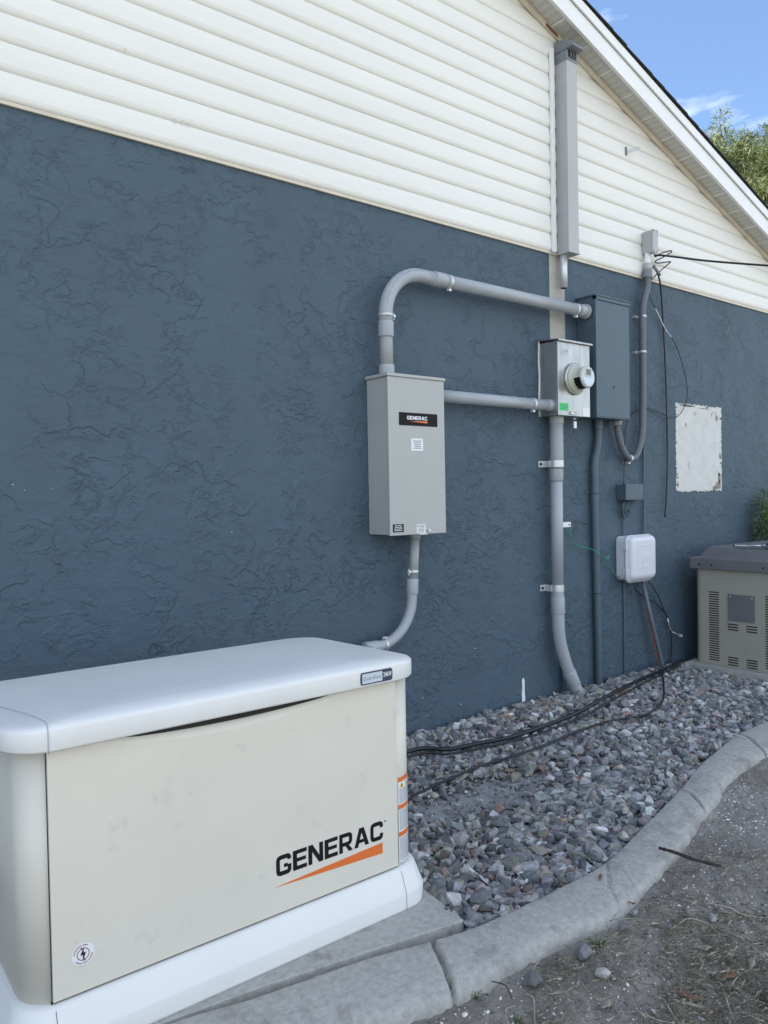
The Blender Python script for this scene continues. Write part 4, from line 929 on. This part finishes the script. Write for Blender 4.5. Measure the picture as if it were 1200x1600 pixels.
for i in range(4):
    q = Vector((cxm - .045 + i * .028, -.1285, zm - .055 )); rb.tube(spline([q + Vector((-.015, 0, 0)), q + Vector((.006, 0, .03)), q + Vector((.012, 0, .08)), q + Vector((.034 if i < 3 else .02, 0, .098))], 5), .0028, 6)
obj('embossed_mark', rb, M['wplastic'], nb)
obj('hasp', MB().box(x1 + .003, x1 + .012, -.095, -.082, z0 + .14, z0 + .165), M['wplastic'], nb)
gp = P(1004, 910, -.045); gq = G(1037, 1047, .01)
tb = obj('drop_tube', MB().tube([gp, gp.lerp(gq, .5), gq, gq + (gq - gp).normalized() * .05], .0145, 14), M['pvcdark'], base=gp); tag(tb, 'slanted grey tube leaning from the white box down into the gravel', 'tube')
cable('orange_wire', 'thin orange wire running behind the slanted grey tube', 'wire', [P(1008, 925, -.03), P(1010, 950, -.03), P(1018, 985, -.035), P(1026, 1025, -.05), G(1033, 1046, .005)], .0036, 'orange_wire')
w1 = cable('dangling_cable', 'short white connector lead hanging under the white box', 'cable', [P(1006, 906, -.05), P(1006, 920, -.05), P(1009, 930, -.045), P(1010, 938, -.045)], .006, 'white')
cable('cable', 'black cable drooping rightwards from under the white box', 'cable', [P(990, 908, -.04), P(993, 922, -.05), P(1006, 932, -.04), P(1022, 941, -.035), P(1035, 953, -.03), P(1044, 966, -.03), P(1047, 982, -.03), P(1049, 998, -.03), P(1048, 1030, -.02), P(1042, 1050, -.03)], .0042, 'black')
cx_ = cable('cable', 'thin dark cable with a silver plug end hanging right of the slanted tube', 'cable', [P(1013, 908, -.04), P(1022, 920, -.04), P(1030, 935, -.035), P(1036, 950, -.03), P(1042, 965, -.03), P(1044, 972, -.03)], .0035, 'black')
pl = obj('plug', MB().tube([P(1043, 966, -.035), P(1047, 982, -.035)], .005, 8).tube([P(1050, 987, -.035), P(1063, 993, -.05)], .004, 8).tube([P(1062, 992.5, -.05), P(1065, 994, -.053)], .012, 12).tube([P(1047, 982, -.035), P(1050, 987, -.035)], .003, 6), M['steel'], base=P(1043, 966, -.03)); pl.parent = cx_; pl.matrix_parent_inverse = Matrix.Translation(-Vector(cx_.location))

# ================================================================== CABLES ON THE GRAVEL
def gz(x, y, e=.0): return float(bed_z(np.array([x]), np.array([y]))[0]) + e
def gcable(name, label, pix, r, lift=.031, zz=.03, extra=None):
    pts = [G(a, b, zz) for a, b in pix]; pts = [Vector((p.x, p.y, gz(p.x, p.y, lift + r))) for p in pts]
    if extra: pts = extra + pts
    return cable(name, label, 'cable', pts, r, 'black')
gcable('ground_cable', 'thick black cable lying on the gravel along the wall, upper one of the pair', [(640, 1171), (700, 1166), (750, 1156), (800, 1146), (850, 1130), (900, 1111), (950, 1090), (1000, 1066), (1035, 1050), (1065, 1033)], .0105, extra=[Vector((1.75, -.42, .02))])
gcable('ground_cable', 'slimmer black cable touching the underside of the thick one', [(640, 1176), (700, 1171), (750, 1162), (800, 1151), (850, 1137), (905, 1116), (950, 1097), (1000, 1072), (1040, 1052), (1062, 1040)], .0055, extra=[Vector((1.75, -.48, .015))])
gcable('ground_cable', 'thin black cable lying loose on the gravel, lowest of the three cables', [(638, 1240), (665, 1225), (700, 1209), (750, 1190), (800, 1176), (850, 1158), (900, 1137), (950, 1122), (1000, 1112), (1022, 1104), (1036, 1090), (1037, 1070), (1034, 1050)], .0062, extra=[Vector((1.70, -.85, 0.0))])

# ================================================================== GENERATOR 1
gen = thing('generator', 'large ivory standby generator with white lid on a concrete pad in front of the wall', 'generator', (.98, -1.0, .0))
BX0, BX1, BY0, BY1 = .392, 1.568, -1.300, -.685
def ring(dx0, dx1, dy, r, z, slope=0.):
    return [(x, y, zz - slope * (y - BY0)) for x, y, zz in rrect(BX0 - dx0, BX1 + dx1, BY0 - dy, BY1 + dy, r, z, 10)]
sk = MB().layers([ring(.034, .024, .036, .09, .0), ring(.034, .024, .036, .09, .006), ring(.036, .028, .038, .09, .046), ring(.034, .026, .036, .09, .052), ring(.012, .010, .013, .085, .112), ring(.006, .005, .006, .085, .120), ring(-.01, -.01, -.01, .08, .1205)], smooth=True)
skirt = obj('base_skirt', sk, M['lid'], gen)
for sx_ in (.458, 1.480):
    obj('seam', MB().add([(sx_ - .0008, BY0 - .0385, .0), (sx_ + .0008, BY0 - .0385, .0), (sx_ + .0008, BY0 - .0387, .046), (sx_ - .0008, BY0 - .0387, .046), (sx_ - .0008, BY0 - .0368, .052), (sx_ + .0008, BY0 - .0368, .052), (sx_ + .0008, BY0 - .0138, .112), (sx_ - .0008, BY0 - .0138, .112)], [(0, 1, 2, 3), (3, 2, 5, 4), (4, 5, 6, 7)]), M['ink'], skirt)
body = obj('body', MB().layers([ring(-.004, 0, -.004, .085, .1206), ring(-.004, 0, -.004, .085, .716)], smooth=True), M['ivory'], gen)
# front panel with scooped top
PX0, PX1, PZ0, PZ1 = .455, 1.474, .128, .714
nx, nz_ = 90, 60; vs = []; fs = []
xs = np.linspace(PX0, PX1, nx); zs = np.r_[np.linspace(PZ0, .60, 20), np.linspace(.602, PZ1, nz_ - 20)]
for z_ in zs:
    for x_ in xs:
        u = (x_ - (PX0 + PX1) / 2 + .03) / (.41); c0 = PZ1 - .047 * max(0, 1 - u * u) ** .9
        dpt = np.clip((z_ - c0) / .045, 0, 1) if abs(u) < 1 else 0
        vs.append((x_, BY0 - .006 + .030 * dpt ** 1.5, z_))
for j in range(nz_ - 1):
    for i in range(nx - 1): fs.append((j * nx + i, j * nx + i + 1, (j + 1) * nx + i + 1, (j + 1) * nx + i))
pmb = MB(); pmb.add(vs, fs, True)
# returns at the edges
e0 = [(PX0, BY0 + .002, PZ0), (PX1, BY0 + .002, PZ0), (PX1, BY0 + .002, PZ1), (PX0, BY0 + .002, PZ1)]
pmb.add([(PX0, BY0 - .006, PZ0), (PX1, BY0 - .006, PZ0), (PX1, BY0 - .006, PZ1), (PX0, BY0 - .006, PZ1)] + e0, [(0, 1, 5, 4), (1, 2, 6, 5), (3, 0, 4, 7)])
fp = obj('front_panel', pmb, M['ivory'], gen)
# dark strip standing in for the shade in the hollow under the lid
us2 = np.linspace(-.97, .97, 40); cxp = (PX0 + PX1) / 2 - .03
obj('gap_shade', MB().prism([(cxp + .41 * q, PZ1 - .023 * (1 - q * q) ** .9) for q in us2] + [(cxp + .41 * .97, PZ1 + .0015), (cxp - .41 * .97, PZ1 + .0015)], 'y', BY0 - .0005, BY0 + .0035), M['dark'], gen)
obj('panel_gap', MB().box(PX0 - .0022, PX0 - .0003, BY0 + .0015, BY0 + .0032, PZ0 - .004, PZ1).box(PX1 + .0003, PX1 + .004, BY0 + .0015, BY0 + .0032, PZ0 - .004, PZ1).box(PX0 - .004, PX1 + .004, BY0 + .0012, BY0 + .003, PZ0 - .0065, PZ0 - .0003), M['dark'], gen)
yl = BY0 - .0062
obj('logo', word(MB(), 'GENERAC', 1.042, .2310, .0560, .374, yl - .0006, yl), M['blk'], fp)
obj('logo_swoosh', MB().prism([(1.035, .2035), (1.4135, .2195), (1.4135, .1865)], 'y', yl - .0006, yl), M['orange'], fp)
obj('trademark', MB().tube([Vector((1.425, yl - .0006, .282)), Vector((1.425, yl, .282))], .0035, 14), M['ink'], fp)
# round sticker
rc = Vector((.523, yl, .217)); st = obj('sticker', MB().tube([rc + Vector((0, -.0006, 0)), rc], .0262, 40), M['paper'], fp, label='round white sticker with black lightning bolt in two curved arrows')
def arcband(c, r0, r1, a0, a1, y, n_=10):
    mb = MB(); vs = [(c.x + rr_ * math.cos(a0 + (a1 - a0) * i / n_), y, c.z + rr_ * math.sin(a0 + (a1 - a0) * i / n_)) for i in range(n_ + 1) for rr_ in (r0, r1)]
    return mb.add(vs, [(2 * i, 2 * i + 1, 2 * i + 3, 2 * i + 2) for i in range(n_)])
ys_ = yl - .0009
am = MB()
for a0, a1 in ((R_(80), R_(-70)), (R_(260), R_(110))):
    q = arcband(rc, .0128, .0148, a0, a1, ys_); am.add(q.v, q.f); e = rc + Vector((math.cos(a1), 0, math.sin(a1))) * .0138; d = Vector((math.sin(a1), 0, -math.cos(a1))); n2 = Vector((math.cos(a1), 0, math.sin(a1)))
    am.add([(e + n2 * .004)[:], (e - n2 * .004)[:], (e + d * .006)[:]], [(0, 1, 2)]); 
    for i in range(-3, 0): am.v[i] = (am.v[i][0], ys_, am.v[i][2])
obj('arrow', am, M['redink'], st)
obj('bolt_symbol', MB().prism([(rc.x + .002, rc.z + .017), (rc.x - .007, rc.z - .003), (rc.x - .0005, rc.z - .001), (rc.x - .002, rc.z - .018), (rc.x + .007, rc.z + .004), (rc.x + .001, rc.z + .003)], 'y', ys_ - .0001, ys_ + .0002), M['blk'], st)
tx = MB()
for a0, a1, in ((R_(100), R_(175)), (R_(60), R_(95)), (R_(-10), R_(-60)), (R_(-65), R_(-95)), (R_(-100), R_(-145))):
    n_ = int(abs(a1 - a0) / .14)
    for i in range(n_):
        b0, b1 = a0 + (a1 - a0) * i / n_, a0 + (a1 - a0) * (i + .7) / n_; q = arcband(rc, .0198, .0228, b0, b1, ys_, 2); tx.add(q.v, q.f)
obj('rim_print', tx, M['redink'], st)
# warning label round the right front corner
def corner(t, off):                       # t: metres along the perimeter from x = 1.487 to the right and round the corner
    r = .085; sx0 = 1.4800; flat = (BX1 - r) - sx0
    if t < flat: return (sx0 + t, BY0 + .004 - off)
    a = (t - flat) / r; return (BX1 - r + (r + off) * math.sin(a), BY0 + .004 + r - (r + off) * math.cos(a))
def cstrip(t0, t1, z0, z1, off, n_=14):
    mb = MB(); vs = []
    for i in range(n_ + 1):
        x_, y_ = corner(t0 + (t1 - t0) * i / n_, off); vs += [(x_, y_, z0), (x_, y_, z1)]
    return mb.add(vs, [(2 * i, 2 * i + 2, 2 * i + 3, 2 * i + 1) for i in range(n_)], True)
wl = obj('warning_label', cstrip(.006, .120, .130, .398, .0010), M['paper'], gen, label='white warning label with orange bands wrapped round the corner')
for z1_ in (.398, .312, .226): obj('orange_band', cstrip(.006, .120, z1_ - .0145, z1_, .0016), M['orange'], wl)
wt = MB(); r = random.Random(3)
for z1_, z0_ in ((.360, .318), (.293, .230), (.207, .136)):
    z_ = z1_
    while z_ > z0_: q = cstrip(.010, .116 - r.uniform(0, .02), z_ - .0016, z_, .0015, 10); wt.add(q.v, q.f, True); z_ -= .0046
obj('fine_print', wt, M['ink'], wl)
tri = MB(); tb_ = MB()
for tt in (.022, .052):
    (xa_, ya_), (xb_, yb_), (xc_, yc_) = corner(tt - .011, .0017), corner(tt + .011, .0017), corner(tt, .0017); tri.add([(xa_, ya_, .364), (xb_, yb_, .364), (xc_, yc_ - .0002, .381)], [(0, 1, 2)])
    (xa_, ya_), (xb_, yb_) = corner(tt - .002, .0022), corner(tt + .002, .0022); tb_.add([(xa_, ya_, .367), (xb_, yb_, .367), (xb_, yb_, .376), (xa_, ya_, .376)], [(0, 1, 2, 3)])
obj('warning_triangle', tri, M['yellow'], wl); obj('triangle_mark', tb_, M['blk'], wl)
# lid
def lring(ex, ey, r, z, tilt=.045):
    pts = rrect(BX0 - .030 + ex, BX1 + .003 - ex, BY0 - .034 + ey, BY1 + .030 - ey, r, z, 10); out = []
    for x, y, zz in pts:
        s_ = max(0, (zz - .735) / .05); u = (x - (BX0 + BX1) / 2) / .60
        zz2 = zz - tilt * (y - BY0) * s_
        if zz < .7265: zz2 -= .011 * max(0, 1 - u * u) * (1 if y < -1.2 else 0)
        out.append((x, y, zz2))
    return out
lid = obj('lid', MB().layers([lring(.012, .012, .095, .7195), lring(.002, .002, .10, .7175), lring(0, 0, .10, .722), lring(0, 0, .10, .759), lring(.0015, .001, .10, .7645), lring(.006, .004, .10, .7688), lring(.016, .009, .10, .7725), lring(.045, .020, .10, .7770), lring(.09, .034, .10, .7815), lring(.15, .055, .09, .7850), lring(.28, .15, .06, .787)], smooth=True), M['lid'], gen)
seamp = [(.452, BY0 - .0346, .712), (.452, BY0 - .0346, .759), (.452, BY0 - .0325, .7665), (.453, BY0 - .026, .7722), (.454, BY0 - .014, .7762), (.452, BY0 - .000, .7802), (.436, BY0 + .08, .7815), (.408, BY0 + .25, .770)]
obj('lid_seam', MB().tube(spline(seamp, 4), .0011, 5), pm('seam_grey', (.40, .41, .42), .6), lid)
# badge
def bq(px, py):
    p = P(px, py, BY0 - .0348); return p.x, p.z
bx = [bq(562, 1056), bq(565, 1072.5), bq(613, 1061), bq(610, 1044.5)]
b0x, b1x = 1.322, 1.440; b0z, b1z = .7215, .7585
bpts = [(b0x + .004, b0z), (b1x - .004, b0z), (b1x, b0z + .005), (b1x + .001, (b0z + b1z) / 2), (b1x, b1z - .005), (b1x - .004, b1z), (b0x + .004, b1z), (b0x, b1z - .005), (b0x - .001, (b0z + b1z) / 2), (b0x, b0z + .005)]
yb = BY0 - .0345
bg_ = obj('badge', MB().prism(bpts, 'y', yb - .002, yb + .004), M['navy'], lid, .0008)
obj('badge_field', MB().box(b0x + .0045, b0x + .079, yb - .0026, yb - .002, b0z + .004, b1z - .004), M['silver'], bg_)
def text(s, x, z, size, y, mat, par, name, width=None, bold=0., spacing=1.):
    cu = bpy.data.curves.new(name, 'FONT'); cu.body = s; cu.size = size; cu.extrude = .0002; cu.offset = bold; cu.space_character = spacing
    to = bpy.data.objects.new('tmp', cu); COL.objects.link(to); bpy.context.view_layer.update()
    dg = bpy.context.evaluated_depsgraph_get(); me = bpy.data.meshes.new_from_object(to.evaluated_get(dg)); bpy.data.objects.remove(to)
    xs_ = [v.co.x for v in me.vertices]; k = (width / (max(xs_) - min(xs_))) if width else 1; mn = min(xs_); off = rootloc(par)
    for v in me.vertices: v.co = Vector((x + (v.co.x - mn) * k - off.x, y - v.co.z - off.y, z + v.co.y - off.z))
    me.materials.append(mat); o = bpy.data.objects.new(name, me); COL.objects.link(o); o.parent = par; return o
text('Guardian', b0x + .009, b0z + .013, .017, yb - .0028, M['ink'], bg_, 'badge_name', .063, 0, 1.3)
text('24kW', b0x + .0835, b0z + .014, .020, yb - .0024, M['paper'], bg_, 'badge_power', .0315, .0003)

# pad under the generator
pdl = [(-.3, -1.235), (.30, -1.295), (.675, -1.345), (.95, -1.378), (1.578, -1.490), (1.605, -1.28), (1.64, -.62), (-.3, -.60)]
po = obj('concrete_pad', MB().prism(pdl, 'z', -.045, -.0005), M['padcon'], base=(1, -1, -.045), bevel=.004); tag(po, 'thin grey concrete pad under the ivory generator', 'concrete pad')

# ================================================================== GENERATOR 2
g2 = thing('generator', 'older taupe generator with dark grey lid at the right border of the photo', 'generator', (5.8, -.48, .02))
X0, X1, Y0, Y1 = 5.200, 6.42, -.80, -.145
def r2(d, r, z, dx=0): return rrect(X0 - d + dx, X1 + d, Y0 - d, Y1 + d, r, z, 6)
obj('body', MB().layers([r2(0, .045, .035), r2(0, .045, .725)], smooth=False), M['taupe'], g2)
obj('lid', MB().layers([r2(.034, .03, .715), r2(.036, .03, .72), r2(.038, .035, .785), r2(.030, .035, .797), r2(-.01, .05, .803), r2(-.045, .05, .862), r2(-.07, .05, .872), r2(-.14, .05, .880)], smooth=False), M['slate'], g2, .004)
vt = MB()
def slots(y0, y1, z0, z1, n_):
    dz = (z1 - z0) / n_; vt = MB()
    for i in range(n_):
        z_ = z0 + dz * (i + .5); vt.box(X0 - .0008, X0 + .004, y0, y1, z_ - dz * .24, z_ + dz * .24)
    obj('louver', vt, M['dark'], g2)
def yat(px): return XP(px, 950, X0).y
slots(yat(1123.5), yat(1108), .060, .560, 30); slots(yat(1212), yat(1196), .060, .560, 30)
for (pa, pb) in ((1137, 1153), (1166, 1183)):
    slots(yat(pb), yat(pa), .290, .345, 3); slots(yat(pb), yat(pa), .042, .112, 4)
pl_ = obj('cover_plate', MB().box(X0 - .008, X0 - .001, yat(1180), yat(1138), .365, .550), M['slate'], g2, .002)
for yy in (yat(1176), yat(1142)): obj('screw', MB().tube([Vector((X0 - .011, yy, .532)), Vector((X0 - .008, yy, .532))], .006, 8), M['steel'], pl_)
bh = MB()
for px in (1098, 1117, 1197): bh.tube([Vector((X0 - .040, yat(px), .748)), Vector((X0 - .036, yat(px), .748))], .007, 10)
obj('bolt_hole', bh, M['dark'], g2)
la = MB().box(X0 + .05, X0 + .075, -.80, -.42, .884, .892).box(X0 + .09, X0 + .12, -.80, -.60, .886, .898); la.tube([Vector((X0 + .062, -.60, .89)), Vector((X0 + .062, -.40, .885))], .007, 8); la.tube([Vector((X0 + .09, -.62, .905)), Vector((X0 + .05, -.80, .905))], .006, 8)
ln = obj('metal_bracket', la, M['chrome'], base=(X0 + .06, -.6, .884)); tag(ln, 'shiny metal bracket lying on the dark grey lid of the older generator', 'bracket')
p2 = obj('concrete_pad', MB().box(X0 - .07, X1 + .06, Y0 - .1, Y1 + .05, -.04, .033), M['padcon'], base=(5.8, -.48, -.04), bevel=.004); tag(p2, 'grey pad under the older taupe generator', 'concrete pad')
bf = MB().box(X0 + .004, X0 + .02, Y0 + .04, Y1 - .04, .0331, .0345); 

# ================================================================== FOLIAGE
def leafcloud(centers, n_per, spread, L, wd, cols, up=.3, seed=1):
    r = np.random.default_rng(seed); c = np.repeat(centers, n_per, axis=0); n_ = len(c)
    p = c + r.normal(size=(n_, 3)) * spread; d = r.normal(size=(n_, 3)); d[:, 2] += up; out = p - c; d = d * .6 + out / (np.linalg.norm(out, axis=1)[:, None] + 1e-6); d /= np.linalg.norm(d, axis=1)[:, None]
    s_ = np.cross(d, r.normal(size=(n_, 3))); s_ /= np.linalg.norm(s_, axis=1)[:, None]
    l = L * r.uniform(.6, 1.3, n_)[:, None]; w_ = wd * r.uniform(.6, 1.3, n_)[:, None]
    v = np.stack([p - s_ * w_ * .4, p + d * l * .5 - s_ * w_, p + d * l, p + d * l * .5 + s_ * w_], 1).reshape(-1, 3)
    f = np.arange(n_ * 4).reshape(-1, 4); cc = cols[r.integers(0, len(cols), n_)] * r.uniform(.75, 1.3, (n_, 1)); return v, f, cc
# pine behind the roof
tcx, tcy = 20.6, 7.25
pine = thing('pine_tree', 'tall loose crowned pine tree rising behind the right end of the roof', 'tree', (tcx, tcy, -.1))
trk = spline([(tcx, tcy, -.1), (tcx + .1, tcy, 4), (tcx - .1, tcy + .1, 8), (tcx - .05, tcy, 9.4)], 6)
obj('trunk', MB().tube(trk, [.24 - .21 * i / (len(trk) - 1) for i in range(len(trk))], 12), M['bark'], pine)
r = random.Random(12); br = MB(); cen = []
for i in range(170):
    u_ = 1 - 2 * (i + .5) / 170; a = i * 2.399 + r.uniform(-.25, .25); q_ = math.sqrt(max(0, 1 - u_ * u_)); k_ = r.uniform(.60, 1.0)
    tip = Vector((tcx + math.cos(a) * q_ ** .75 * 2.3 * k_, tcy + math.sin(a) * q_ ** .75 * 2.4 * k_, 8.3 + u_ * 2.45 * k_)); tip.z = max(tip.z, 5.6)
    base = Vector((tcx, tcy, max(4.6, min(9.2, tip.z - .9)))); pts = spline([base, base.lerp(tip, .55) + Vector((0, 0, -.12)), tip], 5)
    br.tube(pts, [.05 * (1 - .85 * k / (len(pts) - 1)) for k in range(len(pts))], 6)
    for k in range(6):
        q = tip + Vector((r.gauss(0, .20), r.gauss(0, .20), r.gauss(.0, .15))); br.tube([tip.lerp(base, .15 * r.random()), q], [.014, .005], 4, False)
        for _ in range(4): cen.append(tuple(q + Vector((r.gauss(0, .10), r.gauss(0, .10), r.gauss(0, .08)))))
obj('branch', br, M['bark'], pine)
cen = np.array(cen)
V, F, C_ = leafcloud(cen, 34, np.array([.07, .07, .06]), .17, .010, np.array([[.19, .23, .07], [.25, .28, .10], [.13, .18, .055], [.34, .36, .17], [.09, .12, .045]]), .5, 5)
np_obj('crown', V, F, M['needle'], pine, cols=C_)
# a second darker tree low at the border
tc2 = (27.5, 6.9)
t2 = thing('leafy_tree', 'darker tree partly hidden behind the pine at the right border', 'tree', (tc2[0], tc2[1], -.1))
obj('trunk', MB().tube([Vector((tc2[0], tc2[1], -.1)), Vector((tc2[0], tc2[1], 8))], [.25, .1], 10), M['bark'], t2)
r2_ = np.random.default_rng(8); u = r2_.normal(size=(500, 3)); u /= np.linalg.norm(u, axis=1)[:, None]; cen = np.array([tc2[0], tc2[1], 6.5]) + u * np.array([2.2, 2.2, 3.2]) * r2_.uniform(.5, 1, (500, 1))
V, F, C_ = leafcloud(cen, 40, np.array([.2, .2, .2]), .16, .03, np.array([[.05, .07, .025], [.07, .09, .03], [.04, .055, .03]]), .2, 9)
np_obj('crown', V, F, M['leaf'], t2, cols=C_)
# shrub at right border
sc_ = Vector((6.92, -.42, 0))
shb = thing('shrub', 'dark green feathery shrub behind the older generator at the right border', 'shrub', (sc_.x, sc_.y, -.03))
r = random.Random(3); br = MB(); cen = []
for i in range(34):
    a = r.uniform(0, 2 * PI); h = r.uniform(.5, 1.38); rad = r.uniform(.15, .50); tip = sc_ + Vector((math.cos(a) * rad, math.sin(a) * rad * .8, h)); tip.y = min(tip.y, -.05)
    pts = spline([sc_ + Vector((0, 0, -.03)), sc_.lerp(tip, .5) + Vector((0, 0, .08)), tip], 6); br.tube(pts, [.010 * (1 - .8 * k / (len(pts) - 1)) for k in range(len(pts))], 5)
    for k in range(14): q = pts[r.randint(4, len(pts) - 1)]; cen.append((q.x + r.gauss(0, .05), min(q.y + r.gauss(0, .05), -.03), q.z + r.gauss(0, .05)))
for i in range(40):
    t = r.random(); q = XP(1186 + 20 * r.random(), 775 + 70 * r.random(), 6.25 + .15 * r.random()); 
    if q.y < -.03: cen.append(tuple(q))
obj('stem', br, M['bark'], shb)
V, F, C_ = leafcloud(np.array(cen), 42, np.array([.028, .028, .03]), .035, .004, np.array([[.06, .11, .03], [.09, .15, .04], [.04, .075, .025], [.12, .17, .06]]), .6, 15)
V[:, 1] = np.minimum(V[:, 1], -.006)
np_obj('foliage', V, F, M['leaf'], shb, cols=C_)
# fallen leaves in the gravel
for i, (px, py, rot, lab) in enumerate(((800, 1128, 20, 'brown dry leaf on the gravel just above the thick black cable'), (905, 1216, -20, 'orange brown dry leaf on the gravel near the middle of the bed'), (1062, 1160, 50, 'small dry leaf on the gravel near the curb end of the bed'))):
    leaf(px, py, .035, .009, R_(rot), 'dryleaf', lab, z=.022)
